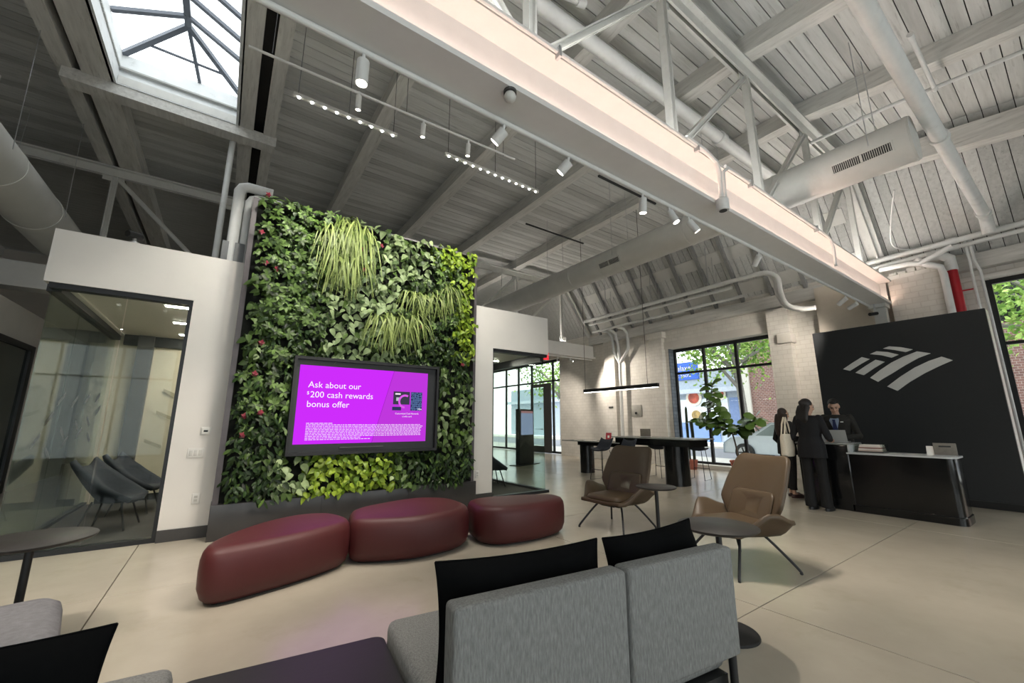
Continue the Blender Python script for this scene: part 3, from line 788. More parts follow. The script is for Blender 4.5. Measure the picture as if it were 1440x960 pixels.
fol = {k: MB() for k in LM}
pale_src = []
for k in range(4):
    v, f_ = heart(0.115 + 0.010*k, 0.078 + 0.006*k, 0.35, 0.3)
    mb = MB(); mb.add(v, f_); o_ = mb.build('leaf', LM['pale'], lw, smooth=True, auto=False); pale_src.append(o_)
pale_used = 0; used = [False] * 4
def leaf_pose(x, z, out):
    d = (rnd(-0.9, 0.9), rnd(-0.6, 0.0), rnd(-1.0, -0.25))
    n_ = (rnd(-0.6, 0.6), -1, rnd(-0.1, 1.2))
    return frame_mat((x, out, z), d, n_)
N = 4600
for i in range(N):
    x = rnd(0.12, 3.42); z = rnd(0.42, 4.36)
    if 0.80 < x < 2.72 and 1.0 < z < 2.2: continue
    sp = species(x, z)
    out = rnd(5.98, 6.25)
    if 0.66 < x < 2.84 and 0.86 < z < 2.4: out = max(out, 6.13)
    if sp == 'pale':
        if pale_used < 285 and random.random() < 0.55:
            k = random.randrange(4); m4 = leaf_pose(x, z, min(out, 6.12)); m4.translation -= Vector(lw.location)
            sc = rnd(0.75, 1.15)
            if not used[k]: o_ = pale_src[k]; used[k] = True
            else: o_ = pale_src[k].copy(); C.objects.link(o_); o_.parent = lw
            o_.matrix_local = m4 @ Matrix.Scale(sc, 4); pale_used += 1
        else: add_leaf(fol['pale' if random.random() < 0.5 else 'mid'], heart(rnd(0.08, 0.13), rnd(0.06, 0.09)), leaf_pose(x, z, out))
    elif sp == 'lime':
        for q in range(2): add_leaf(fol['lime'], heart(rnd(0.06, 0.11), rnd(0.05, 0.075)), leaf_pose(x + rnd(-.04, .04), z + rnd(-.04, .04), out))
    elif sp == 'mid':
        add_leaf(fol['mid'], heart(rnd(0.07, 0.13), rnd(0.05, 0.08)), leaf_pose(x, z, out))
        if random.random() < 0.2: add_leaf(fol['pale'], heart(rnd(0.07, 0.1), rnd(0.05, 0.07)), leaf_pose(x, z, out))
    elif sp == 'scheff':
        if random.random() < 0.62:
            ax_ = Vector((rnd(-0.4, 0.4), -1, rnd(-0.1, 0.8))).normalized(); nl = random.choice((6, 7, 8)); L_ = rnd(0.06, 0.10)
            s1 = ax_.cross(Vector((0, 0, 1))).normalized(); s2 = ax_.cross(s1)
            for q in range(nl):
                a = 2*PI*q/nl + rnd(-.15, .15); d = s1*math.cos(a) + s2*math.sin(a) + ax_*rnd(-0.05, 0.3)
                add_leaf(fol['scheff'], lance(L_, L_*0.46), frame_mat((x, out, z), d, ax_))
        else: add_leaf(fol['fern'], heart(rnd(0.06, 0.1), rnd(0.04, 0.06)), leaf_pose(x, z, out))
    else:
        for q in range(3): add_leaf(fol['fern' if random.random() < 0.75 else 'mid'], lance(rnd(0.07, 0.12), rnd(0.025, 0.045)), leaf_pose(x + rnd(-.05, .05), z + rnd(-.05, .05), out))
# sprays that overtop the frame
for i in range(60):
    x = rnd(0.1, 1.8); add_leaf(fol['mid' if x < 1.0 else 'pale'], heart(rnd(0.08, 0.13), rnd(0.05, 0.08)), frame_mat((x, rnd(6.05, 6.25), 4.33 + rnd(0, 0.07)), (rnd(-1, 1), rnd(-0.6, 0.2), rnd(-0.1, 0.6)), (rnd(-.4, .4), -1, 1)))
nm_ = dict(pale='variegated_foliage', mid='green_foliage', lime='lime_foliage', scheff='umbrella_foliage', fern='fern_foliage')
for k in nm_:
    o_ = fol[k].build(nm_[k], LM[k], lw, smooth=True, w=True, auto=False); o_['kind'] = 'stuff'
def spider(x, z, n_, L0_, L1_):
    mb = MB()
    for i in range(int(n_*0.7)):
        a = rnd(-1.2, 1.2); L_ = rnd(L0_, L1_); side = rnd(-0.30, 0.30); out = rnd(0.12, 0.3); rise = rnd(0.02, 0.12); w_ = rnd(0.009, 0.016)
        px = x + rnd(-0.12, 0.12); pz = z + rnd(-0.08, 0.05); pts = []
        for q in range(6):
            t_ = q / 5
            pts.append(Vector((px + side*t_, 6.18 - out*math.sin(min(1, t_*1.5)*PI/2) - 0.02*t_, pz + rise*math.sin(t_*PI) - L_*t_**1.7)))
        vs_ = []
        for q, p in enumerate(pts):
            ww = w_ * (1 - 0.85*(q/5)**2); vs_ += [p + Vector((-ww, 0, 0)), p + Vector((ww, rnd(-.004, .004), 0))]
        mb.add(vs_, [(2*q, 2*q+1, 2*q+3, 2*q+2) for q in range(5)])
    return mb.build('spider_plant', LM['spider'], lw, smooth=True, w=True, auto=False)
for x, z, n_, a, b in ((0.98, 4.2, 40, .4, .8), (1.2, 4.36, 70, .6, 1.2), (1.42, 4.3, 60, .5, 1.1), (1.12, 3.85, 50, .4, .8), (1.35, 3.8, 40, .4, .75), (2.3, 3.4, 50, .3, .5), (2.6, 3.42, 50, .3, .5), (2.9, 3.62, 45, .3, .6),
                       (1.85, 2.98, 55, .35, .65), (2.08, 2.98, 60, .35, .65), (2.3, 3.0, 45, .3, .5)):
    spider(x, z, n_, a, b)
def red_flower(x, z, s_=0.75):
    mb = MB()
    for q in range(5):
        a = 2*PI*q/5 + rnd(-.3, .3)
        add_leaf(mb, heart(0.055*s_, 0.05*s_), frame_mat((x, 6.0, z), (math.cos(a), rnd(-.5, 0), math.sin(a)), (rnd(-.2, .2), -1, 0.4)))
    mb.build('red_flower', LM['red'], lw, smooth=True, w=True, auto=False)
for x, z in ((0.15, 3.83), (0.24, 3.42), (0.37, 3.36), (0.38, 1.47), (0.27, 1.95), (0.22, 1.43), (0.17, 4.38), (1.73, 4.05), (1.45, 3.92), (2.43, 2.85), (0.22, 1.2), (0.3, 2.35), (3.2, 2.3), (1.5, 3.6)):
    red_flower(x, z)

# ---- screen hung on the plants
tv = thing('wall_screen', 'large black framed screen showing a purple cash rewards advertisement', 'screen', (1.73, 6.1, 0.93))
MB().box(0.70, 2.78, 6.05, 6.2, 0.925, 2.225).build('housing', 'black', tv, w=True)
for b in ((0.70, 2.78, 5.995, 6.05, 2.185, 2.225), (0.70, 2.78, 5.995, 6.05, 0.925, 0.965), (0.70, 0.735, 5.995, 6.05, 0.965, 2.185), (2.745, 2.78, 5.995, 6.05, 0.965, 2.185)):
    MB().box(*b).build('frame_edge', mat('tvedge', '#0e0e10', 0.5), tv, w=True)
MB().box(1.35, 1.95, 6.015, 6.05, 1.005, 1.02).build('speaker_bar', 'darkgrey', tv, w=True)
SX0, SX1, SZ0, SZ1, SY = 0.777, 2.608, 1.067, 2.112, 6.046
sw, sh = SX1-SX0, SZ1-SZ0
off = Vector(tv.location)
def TS(u, v, d=0.0): return Vector((SX0 + u*sw, SY - d, SZ1 - v*sh)) - off
MB().add([TS(0, 0), TS(0.70, 0), TS(0.55, 1), TS(0, 1)], [(0, 3, 2, 1)]).build('display_left', emit('purple1', '#c72bf2', 1.0), tv)
MB().add([TS(0.70, 0), TS(1, 0), TS(1, 1), TS(0.55, 1)], [(0, 3, 2, 1)]).build('display_right', emit('purple2', '#b935d6', 1.0), tv)
MB().add([TS(0.70, 0, .001), TS(0.703, 0, .001), TS(0.553, 1, .001), TS(0.55, 1, .001)], [(0, 3, 2, 1)]).build('display_line', emit('purple3', '#8a1fa8', 1.0), tv)
M['screenwhite'] = emit('screenwhite', '#fbeefc', 1.0); M['screenlilac'] = emit('screenlilac', '#e9c6f4', 1.0)
def stext(body, u, v, size, m_='screenwhite', align='LEFT', bold=0.0, nm='screen_text'):
    return text_mesh(nm, body, size, m_, tv, lambda x, y: TS(u + x/sw, v - y/sh, 0.0015), align, bold)
stext('Ask about our', 0.065, 0.285, 0.118); stext('200 cash rewards', 0.083, 0.412, 0.118); stext('$', 0.060, 0.375, 0.06); stext('bonus offer', 0.065, 0.535, 0.118)
random.seed(5); mt = MB()
for k in range(11):
    v = 0.735 + 0.0205*k; u = 0.075; end = 0.25 if k == 0 else (0.52 if k == 10 else (0.95 if k < 9 else 0.45))
    while u < end:
        w_ = rnd(0.008, 0.03)
        mt.add([TS(u, v, .0015), TS(u+w_, v, .0015), TS(u+w_, v+0.0105, .0015), TS(u, v+0.0105, .0015)], [(0, 3, 2, 1)]); u += w_ + 0.005
mt.build('fine_print', 'screenlilac', tv)
def srect(u0, v0, u1, v1, m_, nm, d=0.0012): return MB().add([TS(u0, v0, d), TS(u1, v0, d), TS(u1, v1, d), TS(u0, v1, d)], [(0, 3, 2, 1)]).build(nm, m_, tv)
srect(0.705, 0.29, 0.845, 0.475, emit('carddark', '#3b3a4a', 1.0), 'card_dark')
srect(0.72, 0.315, 0.765, 0.335, 'screenwhite', 'card_mark', .0016); srect(0.73, 0.375, 0.762, 0.425, emit('chip', '#b7b9c6', 1.0), 'card_chip', .0016)
ring = MB(); cu, cv = 0.805, 0.43
ring.add([TS(cu + r_*math.cos(a)/sw, cv - r_*math.sin(a)/sh, .002) for r_ in (0.075, 0.105) for a in [R(60 + 14*k) for k in range(16)]], [(k, k+1, k+17, k+16) for k in range(15)]).build('card_swirl', emit('pinkswirl', '#d85be2', 1.0), tv)
srect(0.855, 0.29, 0.955, 0.56, emit('cardblue', '#2f3358', 1.0), 'card_blue')
srect(0.70, 0.51, 0.775, 0.56, emit('cardblue2', '#2f3358', 1.0), 'card_blue')
cd = MB()
for i in range(11):
    for j in range(16):
        u = 0.859 + i*0.0088; v = 0.30 + j*0.0165
        if random.random() < 0.8: cd.add([TS(u, v, .0018), TS(u+0.005, v-0.004, .0018), TS(u+0.005, v+0.004, .0018), TS(u, v+0.008, .0018)], [(0, 3, 2, 1)])
cd.build('card_pattern', emit('cardpat', '#6f9ad0', 1.0), tv)
stext('VISA', 0.918, 0.55, 0.035, bold=0.001); stext('Customized Cash Rewards', 0.828, 0.615, 0.034, align='CENTER'); stext('credit card', 0.828, 0.655, 0.034, align='CENTER')
# ================================================================== FURNITURE
def ccw(pts):
    a = sum(pts[i-1][0]*pts[i][1] - pts[i][0]*pts[i-1][1] for i in range(len(pts)))
    return pts if a > 0 else list(reversed(pts))
# ---- three red pebble benches
def pebble(label, ctrl, h=0.42):
    cx = sum(p[0] for p in ctrl)/len(ctrl); cy = sum(p[1] for p in ctrl)/len(ctrl)
    lp = ccw([(v.x - cx, v.y - cy) for v in catmull([Vector((*p, 0)) for p in ctrl], 6)])
    t = thing('pebble_bench', label, 'bench', (cx, cy, 0), group='red pebble benches')
    def L_(d, z): return [(x, y, z) for x, y in inset_loop(lp, d)]
    def Sc(s_, z): return [(x*s_, y*s_, z) for x, y in inset_loop(lp, 0.12)]
    mb = MB(); mb.loft([L_(0.06, 0.02), L_(0.025, 0.05), L_(0.0, 0.12), L_(-0.004, 0.24), L_(0.0, h-0.10), L_(0.012, h-0.05), L_(0.035, h-0.018), L_(0.075, h-0.004), L_(0.12, h), Sc(0.6, h+0.004), Sc(0.2, h+0.006)])
    b = mb.build('upholstery', 'leather', t, smooth=True, auto=False)
    MB().loft([L_(0.10, 0.0), L_(0.10, 0.04)]).build('plinth', 'black', t)
    return t
pebble('red leather pebble bench, tapered and nearest the white wall, leftmost of three', [(-0.02, 4.12), (0.10, 3.96), (0.45, 4.02), (0.85, 4.16), (1.12, 4.34), (1.16, 4.6), (1.05, 4.88), (0.75, 4.98), (0.40, 4.80), (0.10, 4.45)])
pebble('large red leather pebble bench in the middle of three, below the screen', [(1.17, 4.55), (1.20, 4.32), (1.66, 4.10), (2.15, 4.13), (2.42, 4.30), (2.50, 4.6), (2.46, 4.95), (2.15, 5.18), (1.70, 5.12), (1.3, 4.92)])
pebble('small red leather pebble bench at the right end of three', [(2.53, 4.45), (2.50, 4.2), (2.68, 3.98), (3.15, 3.92), (3.55, 4.0), (3.74, 4.18), (3.70, 4.42), (3.3, 4.62), (2.85, 4.72), (2.6, 4.65)])

# ---- grey sectional sofa, seen from behind
def soft_box(name, m_, parent, b, bev=0.03, seg=3): return MB().box(*b).build(name, m_, parent, bevel=bev, seg=seg)
SO = (0.655, 1.24, 0); SR = R(-6.5)
so = thing('sofa', 'grey woven sofa with two back panels, seen from behind in the foreground', 'sofa', SO, SR)
soft_box('seat', 'grey', so, (0.0, 1.375, 0.08, 0.90, 0.24, 0.42), 0.04)
soft_box('back_panel', 'grey', so, (0.0, 0.715, 0.0, 0.095, 0.33, 0.78), 0.018)
soft_box('back_panel', 'grey', so, (0.725, 1.375, 0.0, 0.095, 0.33, 0.78), 0.018)
MB().box(0.03, 1.345, 0.06, 0.86, 0.20, 0.24).build('seat_frame', 'black', so)
for u, v in ((0.06, 0.1), (1.345, 0.03), (0.06, 0.82), (1.33, 0.82)): MB().cyl((u, v, 0), (u, v, 0.34), 0.016, 0.018, 12).build('leg', 'black', so, smooth=True)
ct = thing('corner_table', 'dark wood table top joined to the left end of the grey sofa', 'table', SO, SR)
o_ = rrect(-0.785, -0.015, 0.0, 0.89, 0.05)
MB().prism(o_, 0.33, 0.36).build('table_top', 'woodblack', ct, bevel=0.004)
MB().box(-0.75, -0.05, 0.05, 0.84, 0.26, 0.33).build('apron', 'black', ct)
for u, v in ((-0.72, 0.08), (-0.08, 0.08), (-0.72, 0.8), (-0.08, 0.8)): MB().cyl((u, v, 0), (u, v, 0.3), 0.016, n=10).build('leg', 'black', ct)
s2 = thing('sofa', 'grey seat unit at the bottom left corner holding a black pillow', 'sofa', SO, SR)
soft_box('seat', 'grey', s2, (-1.55, -0.80, 0.08, 0.90, 0.25, 0.43), 0.04)
soft_box('back_panel', 'grey', s2, (-1.55, -0.80, 0.0, 0.095, 0.33, 0.66), 0.018)
for u, v in ((-1.5, 0.1), (-0.85, 0.1), (-1.5, 0.82), (-0.85, 0.82)): MB().cyl((u, v, 0), (u, v, 0.3), 0.016, n=10).build('leg', 'black', s2)
def ssp(u, v, z): # sofa space to world
    return (SO[0] + u*math.cos(SR) - v*math.sin(SR), SO[1] + u*math.sin(SR) + v*math.cos(SR), z)
def pillow(label, loc, rz, w_, h, t_, tilt, roll=0.0, nn=14):
    o_ = thing('throw_pillow', label, 'pillow', loc, rz, 'black velvet pillows')
    def P(i, j, s_):
        x = -1 + 2*i/nn; y = -1 + 2*j/nn
        pr = max(0, (1 - x**4) * (1 - y**4)) ** 0.55
        pin = 1 - 0.05*(1 - abs(y)**2)*abs(x)**3
        piny = 1 - 0.07*(1 - abs(x)**2)*abs(y)**3
        yy = h/2*y*piny; th = s_*t_/2*pr*(1 - 0.12*math.sin(5*x + 3*y))
        X = w_/2*x*pin; Y = th; Z = yy
        X, Z = X*math.cos(roll) - Z*math.sin(roll), X*math.sin(roll) + Z*math.cos(roll)
        Y, Z = Y*math.cos(tilt) - Z*math.sin(tilt), Y*math.sin(tilt) + Z*math.cos(tilt)
        return (X, Y, Z + h/2)
    mb = MB()
    for s_ in (1, -1):
        vs_ = [P(i, j, s_) for j in range(nn+1) for i in range(nn+1)]
        fs_ = [(j*(nn+1)+i, j*(nn+1)+i+1, (j+1)*(nn+1)+i+1, (j+1)*(nn+1)+i) for j in range(nn) for i in range(nn)]
        if s_ > 0: fs_ = [tuple(reversed(f_)) for f_ in fs_]
        mb.add(vs_, fs_)
    mb.build('cover', 'velvet', o_, smooth=True, auto=False)
    ed = [P(i, 0, 1) for i in range(nn+1)] + [P(nn, j, 1) for j in range(nn+1)] + [P(i, nn, 1) for i in range(nn, -1, -1)] + [P(0, j, 1) for j in range(nn, -1, -1)]
    MB().tube(ed, 0.004, 6).build('piping', 'velvet', o_)
    return o_
pillow('black velvet pillow upright against the left back panel of the grey sofa', ssp(0.395, 0.225, 0.42), SR, 0.76, 0.42, 0.15, R(-8), R(-1))
pillow('black velvet pillow leaning behind the right back panel of the grey sofa', ssp(1.125, 0.225, 0.42), SR, 0.60, 0.42, 0.16, R(-10), R(2))
pillow('black velvet pillow on the seat at the bottom left corner', ssp(-1.24, 0.36, 0.435), SR, 0.70, 0.345, 0.15, R(-14))
ot = thing('ottoman', 'light grey upholstered seat block at the left edge, beside a round table', 'ottoman', (-1.02, 2.98, 0), R(11))
op = rrect(-0.52, 0.50, -0.33, 0.42, 0.12)
def lp2(d, z): return [(x, y, z) for x, y in inset_loop(op, d)]
MB().loft([lp2(0.03, 0.16), lp2(0.0, 0.19), lp2(0.0, 0.36), lp2(0.012, 0.40), lp2(0.05, 0.425), lp2(0.12, 0.43)]).build('upholstery', 'grey2', ot, smooth=True, auto=False)
MB().loft([lp2(0.08, 0.12), lp2(0.08, 0.17)]).build('frame', 'black', ot)
for u, v in ((-0.42, -0.24), (0.4, -0.24), (-0.42, 0.32), (0.4, 0.32)): MB().cyl((u, v, 0), (u, v, 0.13), 0.015, n=10).build('leg', 'black', ot)

# ---- round side tables
def side_table(label, loc, r, h, rb=0.19):
    t = thing('side_table', label, 'table', loc, group='round side tables')
    MB().lathe([(r-0.02, h-0.022), (r-0.004, h-0.012), (r, h-0.006), (r, h-0.002), (r-0.003, h)], n=48).build('table_top', 'tabletop', t, smooth=True)
    MB().cyl((0, 0, 0.014), (0, 0, h-0.02), 0.02, n=16).build('stem', 'black', t, smooth=True)
    MB().lathe([(rb, 0), (rb, 0.008), (rb-0.006, 0.014), (0.03, 0.018)], n=40).build('base', 'black', t, smooth=True)
    return t
side_table('round dark side table with a black stem at the left edge, by the meeting room', (-0.86, 3.83, 0), 0.29, 0.66)
side_table('round dark side table at the right end of the grey sofa', (2.86, 1.62, 0), 0.255, 0.66)
side_table('small round dark table between the two tan lounge chairs', (4.0, 2.93, 0), 0.215, 0.66)

# ---- tan lounge chairs
def lounge(label, loc, rz):
    t = thing('lounge_chair', label, 'chair', loc, rz, 'tan leather lounge chairs')
    ns, nt = 20, 14
    def sm(a): a = max(0, min(1, a)); return a*a*(3-2*a)
    def P(i, j, off=0.0):
        s_ = -1 + 2*i/ns; t_ = j/nt
        hw = 0.30 + 0.11*math.sin(min(1, t_*1.15)*PI*0.62)
        arm = 0.20*sm((t_-0.12)/0.4)*(1 - 0.35*sm((t_-0.62)/0.38))
        k = sm((abs(s_)-0.56)/0.44)
        y_ = -0.31 + 0.60*t_ - 0.02*k
        x_ = hw*s_ + 0.05*k*(1 if s_ > 0 else -1)*arm/0.2
        z_ = 0.365 - 0.02*math.cos(s_*1.2) + 0.03*(1-t_)**3 + arm*k
        return Vector((x_, y_, z_))
    vs_ = [P(i, j) for j in range(nt+1) for i in range(ns+1)]
    fs_ = [(j*(ns+1)+i, j*(ns+1)+i+1, (j+1)*(ns+1)+i+1, (j+1)*(ns+1)+i) for j in range(nt) for i in range(ns)]
    o_ = MB().add(vs_, fs_).build('seat_shell', 'tan', t, smooth=True, auto=False)
    sd = o_.modifiers.new('solid', 'SOLIDIFY'); sd.thickness = 0.045; sd.offset = -1
    bv = o_.modifiers.new('bevel', 'BEVEL'); bv.width = 0.015; bv.segments = 3; bv.limit_method = 'ANGLE'; bv.angle_limit = R(50)
    lp = rrect(-0.26, 0.26, -0.30, 0.27, 0.09)
    def L_(d, z): return [(x, y, z) for x, y in inset_loop(lp, d)]
    def Ls(s_, z): return [(x*s_, -0.015 + (y+0.015)*s_, z) for x, y in lp]
    MB().loft([L_(0.0, 0.37), L_(-0.004, 0.395), L_(0.012, 0.422), L_(0.045, 0.434), Ls(0.6, 0.437), Ls(0.2, 0.438)]).build('seat_cushion', 'tan', t, smooth=True, auto=False)
    tilt = R(23); by, bz = 0.20, 0.36
    def B(x, h, d):
        curve = 0.10*(x/0.35)**2*(1 - 0.4*h)
        y_ = d - curve; return Vector((x, by + y_*math.cos(tilt) + h*math.sin(tilt), bz - y_*math.sin(tilt) + h*math.cos(tilt)))
    out = [(-0.22, -0.03), (0.22, -0.03), (0.37, 0.20), (0.355, 0.42), (0.315, 0.66), (0.26, 0.715), (-0.26, 0.715), (-0.315, 0.66), (-0.355, 0.42), (-0.37, 0.20)]
    ol = []
    for i in range(len(out)):
        a = Vector(out[i]); b = Vector(out[(i+1) % len(out)]); p_ = Vector(out[i-1])
        ol += [a + (p_-a).normalized()*min(0.04, (p_-a).length*0.35), a + ((p_-a).normalized()+(b-a).normalized())*0.008, a + (b-a).normalized()*min(0.04, (b-a).length*0.35)]
        if (b-a).length > 0.2: ol += [a.lerp(b, 0.4), a.lerp(b, 0.6)]
    ol = [(p_.x, p_.y) for p_ in ol]
    def LB(d_in, d): return [B(x, h, d) for x, h in inset_loop(ol, d_in)]
    def LC(s_, d): return [B(x*s_, 0.34 + (h-0.34)*s_, d) for x, h in ol]
    MB().loft([LC(0.4, 0.055), LC(0.75, 0.055), LB(0.02, 0.055), LB(0.0, 0.045), LB(0.0, 0.012), LB(0.02, 0.0), LC(0.75, -0.004), LC(0.4, -0.004)]).build('backrest', 'tan', t, smooth=True, auto=False)
    lo = rrect(-0.25, 0.25, 0.02, 0.33, 0.07)
    def LLs(s_, d): return [B(x*s_, 0.175 + (h-0.175)*s_, d) for x, h in lo]
    def LL(d_in, d): return [B(x, h, d) for x, h in inset_loop(lo, d_in)]
    MB().loft([LL(0.0, -0.004), LL(-0.003, -0.015), LL(0.01, -0.026), LL(0.03, -0.032), LLs(0.6, -0.036), LLs(0.25, -0.038)]).build('lumbar_cushion', 'tan', t, smooth=True, auto=False)
    for sx in (-1, 1):
        for sy in (-1, 1):
            yy = -0.12 if sy < 0 else 0.16
            MB().tube(catmull([Vector(p_) for p_ in ((0, yy, 0.295), (sx*0.14, yy, 0.292), (sx*0.20, yy + sy*0.02, 0.28), (sx*0.34, yy + sy*0.19, 0.04), (sx*0.345, yy + sy*0.195, 0.0))], 5, False), 0.0125, 8).build('leg', 'black', t, smooth=True)
    MB().box(-0.10, 0.10, -0.16, 0.20, 0.285, 0.315).build('mount_plate', 'black', t)
    return t
lounge('tan leather lounge chair facing the bench, left of the small round table', (4.36, 3.84, 0), R(-86))
lounge('tan leather lounge chair turned sideways, right of the small round table', (4.22, 2.22, 0), R(-110))

# ---- navy bucket chairs in the glass rooms
def bucket(label, loc, rz, group=None):
    t = thing('bucket_chair', label, 'chair', loc, rz, group)
    ns, nt = 18, 12
    def P(i, j):
        s_ = -1 + 2*i/ns; t_ = j/nt
        back = max(0, (t_-0.55)/0.45); k = max(0, (abs(s_)-0.45)/0.55)
        y_ = -0.28 + 0.55*t_ + 0.06*back; hw = 0.30 + 0.04*math.sin(t_*PI)
        z_ = 0.40 + 0.40*back**1.3*(1-0.35*k) + 0.24*k**1.3*min(1, t_*1.6)
        return (hw*s_*(1 - 0.1*back), y_, z_)
    vs_ = [P(i, j) for j in range(nt+1) for i in range(ns+1)]
    fs_ = [(j*(ns+1)+i, j*(ns+1)+i+1, (j+1)*(ns+1)+i+1, (j+1)*(ns+1)+i) for j in range(nt) for i in range(ns)]
    o_ = MB().add(vs_, fs_).build('shell', 'navy', t, smooth=True, auto=False)
    sd = o_.modifiers.new('solid', 'SOLIDIFY'); sd.thickness = 0.06; sd.offset = -1
    for sx in (-1, 1):
        for sy in (-1, 1): MB().tube([(sx*0.16, sy*0.14, 0.37), (sx*0.25, sy*0.24, 0.012)], 0.012, 8).build('leg', 'black', t)
    return t
bucket('navy bucket chair nearest the glass in the left meeting room', (-1.05, 7.55, 0), R(80), 'navy chairs in the left meeting room')
bucket('navy bucket chair at the back of the left meeting room', (-0.95, 8.65, 0), R(80), 'navy chairs in the left meeting room')
bucket('dark blue bucket chair inside the right glass room', (4.90, 7.76, 0), R(75))

# ---- two-level bar table and stools
bt = thing('bar_table', 'long black two-level bar table with a thin grey top near the brick wall', 'table', (8.4, 6.9, 0))
tg = mat('bartop', '#8d8f8c', 0.25, var=0.08)
MB().prism(rrect(8.05, 8.75, 6.85, 9.0, 0.05), 0.835, 0.86).build('lower_top', tg, bt, w=True)
MB().prism(rrect(8.0, 8.8, 4.85, 7.1, 0.05), 0.985, 1.01).build('upper_top', tg, bt, w=True)
MB().box(8.12, 8.68, 6.9, 8.4, 0.74, 0.835).build('apron', 'blackgloss', bt, w=True)
MB().box(8.06, 8.74, 5.0, 7.0, 0.83, 0.985).build('apron', 'blackgloss', bt, w=True)
MB().prism(rrect(8.2, 8.6, 8.15, 8.5, 0.17, 8), 0, 0.80).build('pedestal', 'blackgloss', bt, smooth=True, w=True)
MB().prism(rrect(8.08, 8.62, 5.3, 5.75, 0.2, 8), 0, 0.90).build('pedestal', 'blackgloss', bt, smooth=True, w=True)
def stool(label, loc, rz):
    t = thing('bar_stool', label, 'stool', loc, rz, 'wire leg bar stools')
    ns, nt = 10, 8
    def P(i, j):
        s_ = -1 + 2*i/ns; t_ = j/nt; back = max(0, (t_-0.6)/0.4)
        return (0.20*s_*(1-0.1*back), -0.18 + 0.34*t_ + 0.03*back, 0.70 + 0.24*back**1.2 + 0.05*abs(s_)**3)
    vs_ = [P(i, j) for j in range(nt+1) for i in range(ns+1)]
    fs_ = [(j*(ns+1)+i, j*(ns+1)+i+1, (j+1)*(ns+1)+i+1, (j+1)*(ns+1)+i) for j in range(nt) for i in range(ns)]
    o_ = MB().add(vs_, fs_).build('seat_shell', 'navy', t, smooth=True, auto=False)
    sd = o_.modifiers.new('solid', 'SOLIDIFY'); sd.thickness = 0.03; sd.offset = -1
    for sx in (-1, 1):
        MB().tube([(sx*0.14, -0.14, 0.69), (sx*0.20, -0.22, 0.01), (sx*0.20, 0.2, 0.01), (sx*0.14, 0.12, 0.69)], 0.008, 6).build('sled_leg', 'black', t)
    MB().tube([(-0.18, -0.195, 0.25), (0.18, -0.195, 0.25)], 0.008, 6).build('footrest', 'black', t)
    return t
stool('dark bar stool pulled up to the near side of the bar table, left one', (7.62, 7.05, 0), R(-90))
stool('dark bar stool pulled up to the near side of the bar table, right one', (7.62, 6.35, 0), R(-90))
stool('dark bar stool with wire legs standing by the window', (9.55, 5.75, 0), R(100))
stool('dark bar stool with wire legs behind the bar table pedestal', (9.15, 6.6, 0), R(95))
t = thing('leaflet_holder', 'red leaflet in a clear stand on the bar table', 'leaflet', (8.45, 7.55, 0.86), R(-65))
MB().hexa([(-0.09, -0.06, 0), (0.09, -0.06, 0), (0.09, 0.02, 0), (-0.09, 0.02, 0), (-0.09, 0.0, 0.24), (0.09, 0.0, 0.24), (0.09, 0.006, 0.24), (-0.09, 0.006, 0.24)]).build('stand', 'plasticwhite', t)
MB().add([(-0.075, -0.058, 0.04), (0.075, -0.058, 0.04), (0.075, -0.006, 0.22), (-0.075, -0.006, 0.22)], [(0, 1, 2, 3)]).build('leaflet', mat('leafletred', '#a32433', 0.4), t)
MB().add([(-0.025, -0.050, 0.09), (0.025, -0.050, 0.09), (0.025, -0.032, 0.15), (-0.025, -0.032, 0.15)], [(0, 1, 2, 3)]).build('print', 'plasticwhite', t)
t = thing('desk_plaque', 'small grey upright plaque on the upper bar table', 'plaque', (8.4, 6.35, 1.01), R(-65))
MB().box(-0.12, 0.12, -0.015, 0.015, 0, 0.19).build('panel', mat('plaquegrey', '#6c665c', 0.5, var=0.2, scale=30), t, bevel=0.004)
MB().box(-0.13, 0.13, -0.03, 0.03, 0, 0.012).build('foot', 'silver', t)
tag(MB().box(8.2, 8.42, 7.95, 8.25, 0.861, 0.865).build('paper_sheet', 'plasticwhite'), 'white paper sheet lying on the lower bar table', 'paper')

# ---- fiddle leaf fig
fg = thing('potted_fig', 'tall fiddle leaf fig in a terracotta pot in front of the window', 'plant', (11.1, 5.55, 0))
MB().lathe([(0.13, 0), (0.15, 0.02), (0.20, 0.32), (0.215, 0.33), (0.215, 0.38), (0.19, 0.38), (0.17, 0.30)], n=28).build('pot', 'terracotta', fg, smooth=True)
MB().lathe([(0.18, 0.33), (0.02, 0.34)], n=24).build('soil', 'soil', fg)
bark = mat('bark', '#4a4038', 0.8, var=0.2)
MB().tube(catmull([Vector(p_) for p_ in ((0, 0, 0.3), (0.0, 0.03, 0.7), (0.02, 0.08, 0.95), (0, 0.12, 1.15))], 4, False), [0.02]*13, 8).build('trunk', bark, fg, smooth=True)
b1 = [Vector(p_) for p_ in ((0, 0.12, 1.1), (0, 0.38, 1.5), (0, 0.6, 1.9), (0, 0.5, 2.4))]
b2 = [Vector(p_) for p_ in ((0, 0.12, 1.05), (0.05, -0.1, 1.22), (0.05, -0.35, 1.35), (0.05, -0.55, 1.4))]
b3 = [Vector(p_) for p_ in ((0, 0.12, 1.05), (-0.05, 0.5, 1.3), (-0.05, 0.8, 1.38), (-0.1, 1.02, 1.35))]
for b_ in (b1, b2, b3): MB().tube(catmull(b_, 4, False), 0.012, 6).build('branch', bark, fg, smooth=True)
figm = leafmat('leaf_fig', '#24351a', '#4f6b2e', 0.35)
